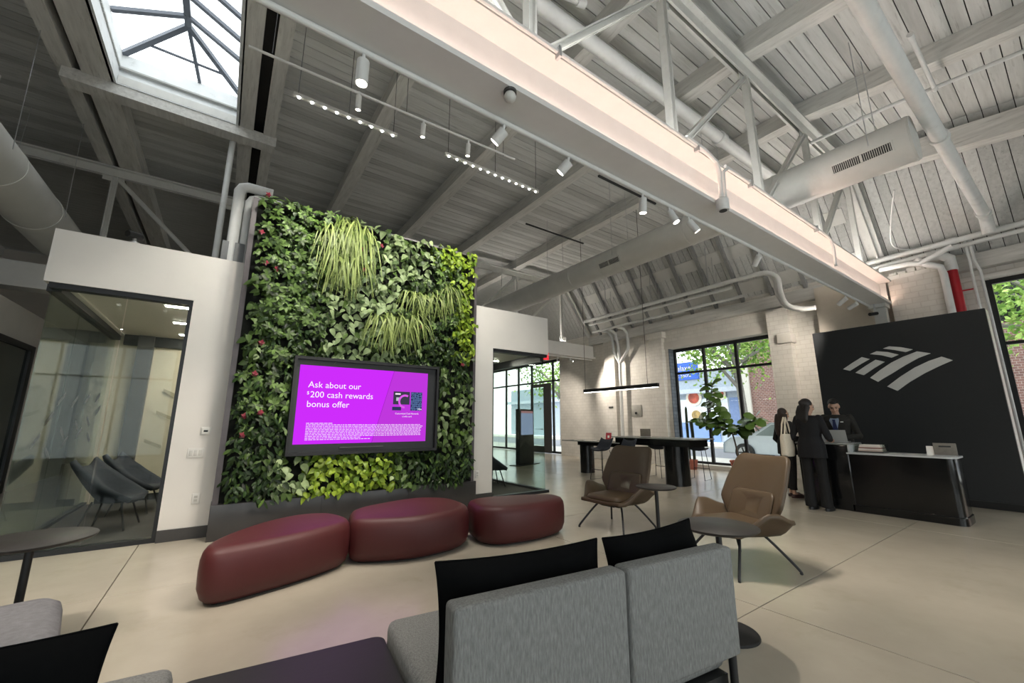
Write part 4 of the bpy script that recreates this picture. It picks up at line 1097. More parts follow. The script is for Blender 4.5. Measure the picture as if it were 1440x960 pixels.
def obov(l_, w_):
    st_ = [(0.15, 0.22), (0.4, 0.34), (0.7, 0.5), (0.9, 0.36)]
    v = [(0, 0, 0)]
    for a, b in st_:
        zz = 0.12*l_*math.sin(a*PI) - 0.25*l_*a*a
        v += [(a*l_, 0, zz-0.02*l_), (a*l_, b*w_, zz), (a*l_, -b*w_, zz)]
    v.append((l_, 0, -0.25*l_))
    f_ = [(0, 1, 2), (0, 3, 1)]
    for k in range(3):
        c0 = 1+3*k; c1 = c0+3; f_ += [(c0, c1, c1+1, c0+1), (c0, c0+2, c1+2, c1)]
    f_ += [(10, 13, 11), (10, 12, 13)]
    return v, f_
random.seed(21); src = []
for k in range(3):
    v, f_ = obov(0.30 + 0.03*k, 0.21 + 0.02*k); src.append(MB().add(v, f_).build('leaf', figm, fg, smooth=True, auto=False))
fu = [False]*3
def figleaf(p, d):
    k = random.randrange(3); m4 = frame_mat(p, d, (rnd(-1.3, -.2), rnd(-.5, .5), 1)) @ Matrix.Scale(rnd(0.75, 1.15), 4)
    if not fu[k]: o_ = src[k]; fu[k] = True
    else: o_ = src[k].copy(); C.objects.link(o_); o_.parent = fg
    o_.matrix_local = m4
for b_, n_ in ((b1, 46), (b2, 36), (b3, 32)):
    cv = catmull(b_, 8, False)
    for i in range(n_):
        q = cv[int((0.15 + 0.85*(i/n_)) * (len(cv)-1))]; a = i*2.4
        figleaf(q, (math.cos(a), math.sin(a), rnd(-0.5, 0.45) + (0.9 if i > n_-5 else 0)))
cc = thing('potted_cactus', 'two tall thin columnar cacti in a terracotta pot by the window', 'plant', (11.45, 7.08, 0))
MB().lathe([(0.12, 0), (0.16, 0.26), (0.17, 0.28), (0.15, 0.28)], n=20).build('pot', 'terracotta', cc, smooth=True)
cmat = mat('cactusgreen', '#27331f', 0.7, var=0.2)
MB().tube([(0, 0.06, 0.25), (0, 0.07, 1.2), (0, 0.06, 1.75), (0, 0.06, 1.82)], [0.035, 0.04, 0.035, 0.01], 10).build('stem', cmat, cc, smooth=True)
MB().tube([(0.02, -0.07, 0.25), (0.02, -0.08, 1.0), (0.02, -0.06, 1.36), (0.02, -0.06, 1.42)], [0.04, 0.045, 0.05, 0.015], 10).build('stem', cmat, cc, smooth=True)

# ---- reception desk and black logo wall
bp_ = thing('logo_wall', 'black free-standing panel with a white striped flag emblem behind the desk', 'panel', (10.22, 2.03, 0))
MB().box(10.17, 10.27, 0.80, 3.25, 0, 3.215).build('panel', 'panel', bp_, w=True)
MB().box(10.145, 10.17, 0.80, 3.25, 0, 0.11).build('plinth', 'black', bp_, w=True)
MB().box(10.27, 10.6, 0.80, 0.84, 0, 3.215).build('return_panel', 'plasticwhite', bp_, w=True)
LOGO = [[(2.809, 2.403), (2.64, 2.515), (2.484, 2.608), (2.374, 2.556), (2.54, 2.462), (2.707, 2.359)],
 [(2.623, 2.312), (2.45, 2.43), (2.285, 2.531), (2.161, 2.475), (2.33, 2.372), (2.502, 2.254)],
 [(2.412, 2.195), (2.243, 2.329), (2.073, 2.446), (1.896, 2.536), (1.695, 2.609), (1.529, 2.551), (1.696, 2.488), (1.885, 2.38), (2.102, 2.239), (2.308, 2.109)],
 [(2.187, 2.01), (1.978, 2.179), (1.767, 2.323), (1.569, 2.42), (1.404, 2.475), (1.281, 2.397), (1.45, 2.318), (1.643, 2.216), (1.865, 2.073), (2.057, 1.922)],
 [(2.151, 2.729), (2.058, 2.758), (1.895, 2.716), (1.747, 2.653), (1.848, 2.618), (1.999, 2.681)],
 [(2.353, 2.65), (2.248, 2.691), (2.091, 2.652), (1.95, 2.585), (2.056, 2.54), (2.188, 2.605)]]
lm_ = mat('logowhite', '#d2d2ce', 0.5, var=0.03)
for s_ in LOGO: MB().prism(s_, 10.145, 10.172, lambda y, z, x: (x, y, z)).build('emblem_stripe', lm_, bp_, w=True)
dk = thing('reception_desk', 'glossy black reception desk with rounded end and pale worktop', 'desk', (8.45, 2.2, 0))
def dloop(d, z, y0, y1):
    o_ = []
    for x, y in inset_loop(rrect(8.15, 8.74, y0, y1, 0.10, 6), d): o_.append((x, y, z))
    return o_
MB().loft([dloop(0.0, 0.0, 1.2, 2.5), dloop(0.0, 0.10, 1.2, 2.5), dloop(0.012, 0.11, 1.2, 2.5), dloop(0.012, 0.86, 1.2, 2.5)]).build('body', 'blackgloss', dk, smooth=True, w=True)
MB().box(8.15, 8.74, 2.36, 3.06, 0, 1.0).build('body', 'blackgloss', dk, bevel=0.02, w=True)
ws = mat('worktop', '#b4b8b8', 0.3, var=0.05)
MB().loft([dloop(-0.008, 0.862, 1.2, 2.45), dloop(-0.008, 0.885, 1.2, 2.45)]).build('worktop', ws, dk, w=True)
MB().box(8.13, 8.76, 2.34, 3.08, 1.0, 1.025).build('high_worktop', tg, dk, bevel=0.004, w=True)
MB().box(8.14, 8.75, 2.335, 2.36, 0.885, 1.0).build('step_face', ws, dk, w=True)
lt = thing('laptop', 'open silver laptop on the high end of the reception desk', 'laptop', (8.52, 2.62, 1.025), R(-85))
MB().box(-0.17, 0.17, -0.02, 0.21, 0, 0.014).build('base', 'silver', lt, bevel=0.004)
MB().hexa([(-0.17, -0.02, 0.012), (0.17, -0.02, 0.012), (0.17, -0.012, 0.012), (-0.17, -0.012, 0.012), (-0.17, -0.09, 0.20), (0.17, -0.09, 0.20), (0.17, -0.082, 0.20), (-0.17, -0.082, 0.20)]).build('lid', mat('lidgrey', '#a8a9a6', 0.35, var=0.03), lt)
t = thing('brochure_tray', 'clear tray stacked with pale brochures on the reception desk', 'tray', (8.45, 2.14, 0.885))
MB().box(-0.15, 0.15, -0.17, 0.17, 0, 0.02).build('tray', 'darkgrey', t)
for k in range(5): MB().box(-0.12, 0.12, -0.15 + 0.004*k, 0.14 - 0.006*k, 0.022 + 0.02*k, 0.04 + 0.02*k).build('brochure', mat('brochure%d' % k, ('#b8a79a', '#d8d4cc', '#8a6258', '#d9cfc6', '#e2dcd4')[k], 0.5), t)
for y_ in (-0.172, 0.168): MB().box(-0.15, 0.15, y_, y_ + 0.004, 0, 0.13).build('side', 'glass', t)
t = thing('card_stand', 'small white folded card on the reception desk', 'card', (8.42, 1.46, 0.885), R(-80))
MB().hexa([(-0.055, -0.03, 0), (0.055, -0.03, 0), (0.055, -0.027, 0), (-0.055, -0.027, 0), (-0.05, 0.0, 0.13), (0.05, 0.0, 0.13), (0.05, 0.003, 0.13), (-0.05, 0.003, 0.13)]).build('card', 'plasticwhite', t)
MB().box(-0.055, 0.055, -0.03, 0.04, 0, 0.003).build('fold', 'plasticwhite', t)
t = thing('desk_plaque', 'grey upright plaque near the rounded end of the reception desk', 'plaque', (8.42, 1.32, 0.885), R(-80))
MB().box(-0.115, 0.115, -0.012, 0.012, 0, 0.175).build('panel', mat('plaquegrey2', '#6a665e', 0.5, var=0.15, scale=20), t, bevel=0.003)
MB().box(-0.06, 0.06, -0.0135, -0.012, 0.12, 0.14).build('mark', 'black', t)
MB().box(-0.12, 0.12, -0.03, 0.03, 0, 0.01).build('foot', 'silver', t)
for i, (y_, r_) in enumerate(((1.85, 8), (1.66, -12))):
    o_ = MB().box(-0.1, 0.1, -0.07, 0.07, 0, 0.003).build('paper_sheet', 'plasticwhite'); o_.location = (8.4, y_, 0.886); o_.rotation_euler = (0, 0, R(r_))
    tag(o_, ('white paper on the reception desk beside the brochure tray', 'white paper on the reception desk beside the folded card')[i], 'paper')
t = thing('fire_extinguisher', 'dark red extinguisher on the wall at the right edge', 'extinguisher', (11.7, 0.42, 0.85))
MB().lathe([(0.075, 0), (0.085, 0.02), (0.085, 0.42), (0.05, 0.5), (0.025, 0.52), (0.025, 0.56)], n=20).build('cylinder', 'redpipe', t, smooth=True)
MB().box(-0.088, -0.06, -0.06, 0.06, 0.15, 0.33).build('label_plate', 'plasticwhite', t)
MB().tube([(0, 0, 0.55), (-0.05, 0.03, 0.60), (-0.1, 0.08, 0.5), (-0.1, 0.09, 0.2)], 0.012, 8).build('hose', 'black', t, smooth=True)
# ================================================================== PEOPLE
def limb(mb, pts, rs, n=12):
    mb.tube(pts, rs, n)
    for p, r_ in zip(pts, rs): mb.ball(p, r_*0.99, n, 8)
def ring_body(mb, rings, n=20):
    """rings: (z, half width, half depth, y offset)"""
    mb.loft([[(hw*math.copysign(abs(math.cos(a))**0.85, math.cos(a)), yo + hd*math.copysign(abs(math.sin(a))**0.85, math.sin(a)), z) for a in [2*PI*k/n for k in range(n)]] for z, hw, hd, yo in rings])
def hand(mb, wrist, d, curl_n, s_=1.0, side=1):
    """palm and five bent fingers; d forward, curl_n towards the palm side"""
    w_ = Vector(wrist); d = Vector(d).normalized(); nn_ = Vector(curl_n); nn_ = (nn_ - d*nn_.dot(d)).normalized(); x_ = d.cross(nn_).normalized()*side
    mb.loft([[w_ + d*a*s_ + x_*b*wd*s_ + nn_*c*th*s_ for b, c in ((-1, -1), (1, -1), (1, 1), (-1, 1))] for a, wd, th in ((0, 0.022, 0.016), (0.03, 0.036, 0.015), (0.085, 0.040, 0.012))])
    for k, ln in enumerate((0.068, 0.078, 0.073, 0.058)):
        b_ = w_ + d*0.08*s_ + x_*(0.029 - 0.0195*k)*s_
        p1 = b_ + (d*0.9 + nn_*0.3)*ln*0.45*s_; p2 = p1 + (d*0.6 + nn_*0.8)*ln*0.33*s_; p3 = p2 + (d*0.2 + nn_*1.0)*ln*0.25*s_
        limb(mb, [b_, p1, p2, p3], [0.0092*s_, 0.009*s_, 0.0082*s_, 0.0072*s_], 8)
    b_ = w_ + d*0.02*s_ + x_*0.03*s_
    limb(mb, [b_, b_ + (x_*0.6 + d*0.7 + nn_*0.25)*0.04*s_, b_ + (x_*0.55 + d*1.3 + nn_*0.6)*0.055*s_], [0.012*s_, 0.0105*s_, 0.008*s_], 8)
def head(mb, c, yaw, pitch, s_=1.0):
    """face looks along -y of the head frame"""
    Rm = Matrix.Rotation(yaw, 3, 'Z') @ Matrix.Rotation(pitch, 3, 'X')
    c = Vector(c)
    def tr(p): return c + Rm @ (Vector(p)*s_)
    def el(p, r_):
        q = MB(); q.ball((0, 0, 0), r_, 16, 12); mb.add([tr(Vector(p) + Vector(v)) for v in q.v], q.f)
    el((0, 0.012, 0.03), (0.074, 0.092, 0.088)); el((0, -0.015, -0.03), (0.062, 0.072, 0.082)); el((0, -0.045, -0.082), (0.038, 0.034, 0.03))
    q = MB(); q.tube([(0, -0.085, 0.02), (0, -0.105, -0.022), (0, -0.092, -0.034)], [0.007, 0.013, 0.012], 8); mb.add([tr(v) for v in q.v], q.f)
    el((0, -0.082, -0.058), (0.022, 0.010, 0.009)); el((0, -0.078, 0.024), (0.05, 0.012, 0.01))
    for sx in (-1, 1): el((sx*0.074, 0.012, -0.008), (0.010, 0.020, 0.032)); el((sx*0.04, -0.062, -0.03), (0.022, 0.02, 0.022))
    return tr, Rm
SK = mat('skin', '#c09a84', 0.55, var=0.05); EY = mat('eyedark', '#1c1512', 0.2); LP = mat('lips', '#9a5d55', 0.5)
def face_parts(t, tr):
    for sx in (-1, 1): MB().ball(tr((sx*0.031, -0.082, 0.004)), 0.0085, 10, 8).build('eye', EY, t, smooth=True)
    for sx in (-1, 1): MB().tube([tr((sx*0.017, -0.089, 0.026)), tr((sx*0.034, -0.087, 0.031)), tr((sx*0.05, -0.077, 0.024))], 0.0035, 6).build('eyebrow', EY, t)
    MB().tube([tr((-0.02, -0.088, -0.059)), tr((0, -0.094, -0.058)), tr((0.02, -0.088, -0.059))], [0.002, 0.004, 0.002], 6).build('mouth', LP, t)
def person(label, loc, rz, H, arms, headyaw, headpitch, male, lean=0.0, legs=0.0):
    s_ = H/1.70
    t = thing('person', label, 'person', loc, rz)
    hs = 0.205 if male else 0.175; hip = 0.165 if male else 0.172; wst = 0.15 if male else 0.128
    def ln(p): # lean the trunk forward above the hips
        x, y, z = p
        if z > 0.95*s_: y -= (z - 0.95*s_)*math.tan(lean)
        return (x, y, z)
    tor = [(0.90, hip, 0.115, 0.0), (0.98, hip*0.98, 0.112, 0), (1.10, wst, 0.098, 0.0), (1.24, wst*1.12, 0.112, -0.005), (1.34, hs*0.92, 0.112, 0.0), (1.40, hs*0.82, 0.085, 0.01), (1.435, hs*0.45, 0.06, 0.015)]
    def torso(mb, g):
        q = MB(); ring_body(q, [(z*s_, hw*s_+g, hd*s_+g, yo*s_) for z, hw, hd, yo in tor]); mb.add([ln(v) for v in q.v], q.f)
    sh = [ln((sx*(hs-0.025)*s_, 0.01*s_, 1.385*s_)) for sx in (-1, 1)]
    body = MB(); torso(body, -0.012)
    nk = ln((0, 0.015*s_, 1.42*s_)); hc = Vector(ln((0, -0.005*s_, 1.575*s_)))
    limb(body, [nk, hc - Vector((0, -0.01, 0.07*s_))], [0.055*s_, 0.05*s_])
    tr, Rm = head(body, hc, headyaw, headpitch, s_)
    fx_ = [Vector((sx*(0.095)*s_, legs*sx*s_, 0)) for sx in (-1, 1)]
    for k, sx in enumerate((-1, 1)):
        f_ = fx_[k]; kn = (f_.x*0.98, f_.y*0.5 - 0.015, 0.49*s_); an = (f_.x, f_.y, 0.09*s_)
        limb(body, [(sx*0.088*s_, 0, 0.90*s_), kn, an], [0.072*s_, 0.047*s_, 0.033*s_])
        limb(body, [an, (f_.x, f_.y - 0.05, 0.05), (f_.x, f_.y - 0.15, 0.03)], [0.034, 0.034, 0.024])
        el_, wr, hd_, cn = arms[k]
        limb(body, [sh[k], el_, wr], [0.043*s_, 0.034*s_, 0.024*s_]); hand(body, wr, hd_, cn, s_*(1.08 if male else 0.95), side=-sx)
    b = mesh_obj('body', remesh(body, 0.0065, 3, 0.4), SK, t)
    face_parts(t, tr)
    return t, dict(s=s_, torso=torso, sh=sh, arms=arms, fx=fx_, tr=tr, ln=ln, hc=hc, tor=tor)
def jacket(t, d, m_, hem, g=0.022, cuff=0.9):
    mb = MB(); s_ = d['s']
    q = MB(); rg = [(z*s_, hw*s_+g, hd*s_+g, yo*s_) for z, hw, hd, yo in d['tor'][1:]]
    rg = [(hem*s_, rg[0][1]*1.04, rg[0][2]*1.05, 0)] + rg
    ring_body(q, rg); mb.add([d['ln'](v) if v[2] > 0.95*s_ else v for v in q.v], q.f)
    for k in range(2):
        e_, w_ = Vector(d['arms'][k][0]), Vector(d['arms'][k][1]); ww = e_.lerp(w_, cuff)
        limb(mb, [d['sh'][k], e_, ww], [0.062*s_, 0.052*s_, 0.042*s_])
    return mesh_obj('jacket', remesh(mb, 0.009, 4, 0.4), m_, t)
def trousers(t, d, m_, ankle=0.07, flare=0.06):
    mb = MB(); s_ = d['s']
    ring_body(mb, [(0.86*s_, 0.17*s_, 0.115*s_, 0), (0.92*s_, 0.178*s_, 0.13*s_, 0), (1.02*s_, 0.15*s_, 0.115*s_, 0)])
    for k, sx in enumerate((-1, 1)):
        f_ = d['fx'][k]; limb(mb, [(sx*0.088*s_, 0, 0.88*s_), (f_.x*0.98, f_.y*0.5 - 0.01, 0.49*s_), (f_.x, f_.y, ankle + 0.06)], [0.092*s_, 0.068*s_, flare*s_])
        mb.tube([(f_.x, f_.y, ankle + 0.1), (f_.x, f_.y, ankle)], [flare*s_, flare*s_*1.02], 12)
    return mesh_obj('trousers', remesh(mb, 0.009, 4, 0.4), m_, t)
def shoes(t, d, m_, heel=0.0):
    for k in range(2):
        f_ = d['fx'][k]; mb = MB()
        mb.loft([[(f_.x + w_*math.cos(a), f_.y + 0.055 - 0.25*0.5 + L_*math.sin(a), z) for a in [2*PI*q/18 for q in range(18)]] for z, w_, L_ in ((0.0, 0.042, 0.125), (0.02, 0.045, 0.128), (0.045, 0.042, 0.12), (0.07, 0.034, 0.075))])
        mb.build('shoe', m_, t, smooth=True)
# woman seen from behind, at the desk
SUITN = mat('suitnavy', '#08090e', 0.85, var=0.2, scale=30); SUITB = mat('suitblack', '#070708', 0.85, var=0.2, scale=30)
t, d = person('person in dark navy suit seen from behind at the desk, carrying a tote bag', (7.83, 2.74, 0), R(84), 1.73,
              [((-0.25, -0.02, 1.12), (-0.17, -0.25, 1.075), (0.25, -1, 0.0), (0, 0, -1)), ((0.26, 0.03, 1.10), (0.22, -0.18, 1.07), (-0.2, -1, 0), (0, 0, -1))], R(-22), R(6), False, R(3), 0.03)
jacket(t, d, SUITN, 0.78); trousers(t, d, SUITB, 0.05, 0.078); shoes(t, d, 'black')
HR = mat('hairdark', '#171210', 0.5, var=0.3, scale=40); hb = MB(); tr = d['tr']
for p_, r_ in (((0, 0.028, 0.045), (0.086, 0.090, 0.088)), ((0, 0.06, -0.02), (0.082, 0.06, 0.10)), ((0, 0.10, 0.05), (0.045, 0.04, 0.045))):
    q = MB(); q.ball((0, 0, 0), r_, 16, 10); hb.add([tr(Vector(p_) + Vector(v)) for v in q.v], q.f)
for k in range(7):
    a = -0.066 + 0.022*k; hb.tube([tr((a, 0.06, 0.0)), tr((a*1.15, 0.095, -0.10)), tr((a*1.2, 0.10, -0.22)), tr((a*1.05, 0.10, -0.33 + 0.02*abs(k-3)))], [0.045, 0.038, 0.032, 0.012], 8)
mesh_obj('hair', remesh(hb, 0.009, 3, 0.5), HR, t)
tb = thing('tote_bag', 'cream canvas tote bag hanging from the shoulder of the navy suit', 'bag', (7.74, 3.05, 0.80), R(84))
mb = MB(); CV = mat('canvas', '#c9c0ae', 0.9, var=0.08, scale=40, bump=0.2, bscale=200)
mb.loft([[(x*w_/2, y*d_/2 + 0.01*math.sin(z*30), z) for x, y in [(math.copysign(abs(math.cos(a))**0.5, math.cos(a)), math.copysign(abs(math.sin(a))**0.7, math.sin(a))) for a in [2*PI*k/20 for k in range(20)]]] for z, w_, d_ in ((0.0, 0.10, 0.22), (0.02, 0.125, 0.27), (0.15, 0.125, 0.29), (0.3, 0.10, 0.28), (0.36, 0.07, 0.27))])
mb.build('pouch', CV, tb, smooth=True)
for sx in (-0.025, 0.025): MB().tube([(sx, -0.09, 0.35), (sx, -0.05, 0.52), (sx*0.6, -0.01, 0.63), (sx, 0.04, 0.52), (sx, 0.09, 0.35)], 0.012, 8).build('strap', CV, tb, smooth=True)
# woman with long hair
t, d = person('person with long brown hair, dark blazer and white top, standing left at the desk', (8.78, 3.47, 0), R(58), 1.62,
              [((-0.23, 0.02, 1.05), (-0.18, -0.17, 0.92), (0.3, -1, 0.1), (0, 0, -1)), ((0.23, 0.04, 1.04), (0.19, -0.10, 0.86), (0, -0.7, -0.6), (-1, 0, 0))], R(12), R(2), False, R(1), -0.04)
jacket(t, d, SUITB, 0.80, 0.018); trousers(t, d, SUITB, 0.14, 0.062); shoes(t, d, mat('flatshoe', '#3a2320', 0.4))
mb = MB(); s_ = d['s']; mb.add([d['ln'](p_) for p_ in ((-0.055*s_, -0.137*s_, 1.30*s_), (0.055*s_, -0.137*s_, 1.30*s_), (0.03*s_, -0.135*s_, 1.02*s_), (-0.03*s_, -0.135*s_, 1.02*s_), (-0.045*s_, -0.095*s_, 1.41*s_), (0.045*s_, -0.095*s_, 1.41*s_))], [(3, 2, 1, 0), (0, 1, 5, 4)])
o_ = mb.build('blouse', 'plasticwhite', t); sd = o_.modifiers.new('s', 'SOLIDIFY'); sd.thickness = 0.012; sd.offset = 0
hb = MB(); tr = d['tr']
for p_, r_ in (((0, 0.036, 0.046), (0.082, 0.084, 0.084)), ((0, 0.068, -0.03), (0.080, 0.055, 0.10))):
    q = MB(); q.ball((0, 0, 0), r_, 16, 10); hb.add([tr(Vector(p_) + Vector(v)) for v in q.v], q.f)
for k in range(9):
    a = -0.08 + 0.02*k; hb.tube([tr((a, 0.062, 0.0)), tr((a*1.25, 0.085, -0.12)), tr((a*1.35, 0.095 + 0.01*math.sin(k*2), -0.26)), tr((a*1.25, 0.09 + 0.015*math.sin(k*3), -0.40)), tr((a, 0.085, -0.46 + 0.015*(k % 3)))], [0.042, 0.038, 0.036, 0.028, 0.008], 8)
mesh_obj('hair', remesh(hb, 0.009, 2, 0.5), mat('hairbrown', '#2a1c16', 0.5, var=0.35, scale=40), t)
# man behind the desk
t, d = person('person in charcoal suit and blue tie behind the desk, looking down', (9.12, 2.72, 0), R(-88), 1.76,
              [((-0.29, -0.08, 1.12), (-0.14, -0.30, 1.09), (0.4, -1, -0.1), (0, 0, -1)), ((0.29, -0.08, 1.12), (0.13, -0.30, 1.09), (-0.4, -1, -0.1), (0, 0, -1))], R(14), R(26), True, R(9), 0.0)
jacket(t, d, mat('suitcharcoal', '#25231f', 0.85, var=0.15, scale=30), 0.80, 0.024); trousers(t, d, SUITB, 0.05, 0.07); shoes(t, d, 'black')
ln = d['ln']; s_ = d['s']
o_ = MB().add([ln(p_) for p_ in ((-0.07, -0.150, 1.38), (0.07, -0.150, 1.38), (0.0, -0.165, 1.14), (-0.055, -0.085, 1.445), (0.055, -0.085, 1.445))], [(2, 1, 0), (0, 1, 4, 3)]).build('shirt', mat('shirtblue', '#8f9db3', 0.7), t)
sd = o_.modifiers.new('s', 'SOLIDIFY'); sd.thickness = 0.012; sd.offset = 0
MB().loft([[ln((x*w_, -0.175 + y, z)) for x, y in ((-1, 0), (1, 0), (1, 0.02), (-1, 0.02))] for z, w_, y0 in ((1.14, 0.012, 0), (1.22, 0.034, 0), (1.37, 0.018, 0), (1.40, 0.022, 0))]).build('tie', mat('tieblue', '#1e2a52', 0.6), t)
MB().add([ln(p_) for p_ in ((0.09, -0.165, 1.35), (0.13, -0.155, 1.35), (0.13, -0.155, 1.365), (0.09, -0.165, 1.365))], [(0, 1, 2, 3)]).build('name_badge', 'plasticwhite', t)
hb = MB(); tr = d['tr']
for p_, r_ in (((0, 0.03, 0.055), (0.080, 0.088, 0.075)), ((0, -0.045, 0.098), (0.062, 0.045, 0.028)), ((0, 0.07, 0.0), (0.072, 0.045, 0.07))):
    q = MB(); q.ball((0, 0, 0), r_, 16, 10); hb.add([tr(Vector(p_) + Vector(v)) for v in q.v], q.f)
mesh_obj('hair', remesh(hb, 0.008, 2, 0.5), HR, t)
# ================================================================== CEILING SERVICES
def duct(label, x, y0, y1, z, r_, vents):
    t = thing('air_duct', label, 'duct', (x, (y0+y1)/2, z))
    MB().cyl((x, y0, z), (x, y1, z), r_, n=36).build('tube', 'duct', t, smooth=True, w=True)
    k = y0 + 0.02
    while k < y1:
        MB().cyl((x, k, z), (x, k+0.04, z), r_+0.008, n=36).build('joint_band', 'duct', t, smooth=True, w=True); k += 1.55
    for yv, ang, L_ in vents:
        c_ = Vector((x + math.cos(ang)*(r_+0.004), yv, z + math.sin(ang)*(r_+0.004))); nrm = Vector((math.cos(ang), 0, math.sin(ang))); s1 = Vector((-math.sin(ang), 0, math.cos(ang)))
        def q4(a0, a1, b0, b1, d_): return [c_ + nrm*d_ + Vector((0, 1, 0))*a + s1*b for a, b in ((a0, b0), (a1, b0), (a1, b1), (a0, b1))]
        MB().hexa(q4(-L_/2-0.02, L_/2+0.02, -0.07, 0.07, -0.03) + q4(-L_/2-0.02, L_/2+0.02, -0.07, 0.07, 0.006)).build('vent_frame', 'duct', t, w=True)
        v = MB().hexa(q4(-L_/2, L_/2, -0.052, 0.052, 0.0) + q4(-L_/2, L_/2, -0.052, 0.052, 0.008)).build('vent', 'black', t, w=True)
        lv = MB()
        for i in range(int(L_/0.022)): a = -L_/2 + 0.011 + i*0.022; lv.hexa(q4(a-0.0022, a+0.0022, -0.05, 0.05, 0.008) + q4(a-0.003, a+0.003, -0.05, 0.05, 0.011))
        lv.hexa(q4(-0.01, 0.01, -0.05, 0.05, 0.008) + q4(-0.01, 0.01, -0.05, 0.05, 0.013))
        lv.build('louvre', 'duct', v, w=True)
    yy = y0 + 0.4
    while yy < y1:
        for sx in (-1, 1): MB().tube([(x+sx*r_, yy, z), (x+sx*r_*0.9, yy, 6.75 + zr(yy))], 0.005, 5).build('hanger', 'silver', t, w=True)
        yy += 2.2
    return t
duct('long round white air duct crossing over the glowing beam', 6.9, 0.78, 11.1, 4.95, 0.29, ((1.28, R(205), 0.62), (5.7, R(205), 0.55)))
duct('round white air duct at the left edge above the glass room', -3.0, 5.0, 11.2, 4.85, 0.36, ())
def pipe(name, label, pts, r_, couplings=(), m_='pipe', cat='pipe'):
    t = thing(name, label, cat, pts[len(pts)//2])
    MB().tube(pts, r_, 14).build('pipe_run', m_, t, smooth=True, w=True)
    for p, q in couplings: MB().cyl(p, q, r_*1.25, n=14).build('coupling', m_, t, smooth=True, w=True)
    return t
pipe('sprinkler_main', 'thick white pipe running under the roof behind the truss', [(0.0, 3.07, 6.28), (10.2, 3.07, 6.28)], 0.095, (((2.25, 3.07, 6.28), (2.45, 3.07, 6.28)), ((6.6, 3.07, 6.28), (6.75, 3.07, 6.28))))
pipe('branch_pipe', 'short white branch pipe rising from the thick pipe behind the truss', [(2.35, 3.07, 6.36), (2.4, 3.07, 6.5), (3.2, 2.95, 6.62)], 0.04, (((3.1, 2.97, 6.6), (3.22, 2.95, 6.62)),))
pipe('rain_pipe', 'thick white pipe running diagonally to the far wall at the upper right', [(-8.2, 0.66, 4.95), (3.2, 0.64, 5.12), (8.0, 0.635, 5.15), (11.05, 0.61, 5.1)], 0.085, (((7.5, 0.635, 5.147), (7.58, 0.635, 5.148)), ((10.85, 0.612, 5.103), (10.95, 0.611, 5.102))))
pipe('rain_elbow', 'white pipe bend dropping from the diagonal pipe to the wall pipes', [(11.06, 0.61, 5.1), (11.2, 0.61, 5.08), (11.27, 0.615, 4.98), (11.3, 0.62, 4.8)], 0.09)
pipe('sprinkler_line', 'thin white sprinkler pipe along the roof beside the truss at upper right', [(8.2, 2.2, 6.33), (8.15, 1.5, 6.3), (8.25, 1.2, 6.36), (8.45, -2.5, 6.15)], 0.03, (((8.14, 1.5, 6.3), (8.16, 1.36, 6.3)),))
pipe('sprinkler_drop', 'short white sprinkler stub pipe below the roof boards at upper right', [(6.85, 0.62, 6.35), (8.25, 0.63, 6.3)], 0.028, (((6.83, 0.62, 6.35), (6.95, 0.62, 6.35)), ((8.2, 0.63, 6.3), (8.3, 0.63, 6.3))))
for i, (z, y0, r_, lb) in enumerate(((4.86, -2.0, 0.055, 'upper white pipe of the bundle along the far wall head'), (4.72, -1.0, 0.04, 'lower thin white pipe of the bundle along the far wall head'))):
    pipe('wall_pipe', lb, [(11.5, 2.45, z), (11.5, y0, z + 0.08)], r_, (((11.5, 1.2, z+0.03), (11.5, 1.05, z+0.03)),))
pipe('drop_pipe', 'white vertical pipe in front of the brick pier', [(11.25, 1.62, 4.62), (11.25, 1.55, 4.5), (11.25, 1.42, 4.42), (11.28, 1.32, 4.36), (11.3, 1.3, 4.2), (11.3, 1.3, 0.0)], 0.06)
pipe('bend_pipe', 'white pipe bend above the brick pier', [(11.2, 2.2, 4.56), (11.2, 1.75, 4.55), (11.2, 1.6, 4.5), (11.2, 1.3, 4.62), (11.2, 1.1, 4.7)], 0.05)
pipe('valve_elbow', 'short thick white pipe elbow over the red standpipe', [(11.42, 1.5, 4.66), (11.45, 1.3, 4.64), (11.5, 1.2, 4.55), (11.5, 1.2, 4.3)], 0.09)
t = pipe('standpipe', 'vertical bright red pipe with side handle above the black panel', [(11.5, 1.2, 4.32), (11.5, 1.2, 0.0)], 0.075, m_='redpipe')
MB().tube([(11.5, 1.33, 3.86), (11.5, 0.98, 3.86)], 0.015, 8).build('handle', 'redpipe', t, w=True)
for i, (y_, lb) in enumerate(((0.96, 'left white conduit beside the red standpipe'), (0.9, 'right bent white conduit beside the red standpipe'))):
    pipe('wall_conduit', lb, [(11.55, y_, 4.85), (11.55, y_ - 0.01, 4.4), (11.55, y_ - 0.05*i, 4.2), (11.55, y_ - 0.06*i, 0.0)], 0.022)
pipe('loop_cable', 'thin white cable looping down the roof boards right of the truss', catmull([Vector(p_) for p_ in ((8.4, 1.3, 5.0), (9.2, 1.55, 4.75), (10.2, 1.75, 4.7), (10.9, 1.65, 4.75), (11.3, 1.45, 4.85))], 6, False), 0.012, cat='cable')
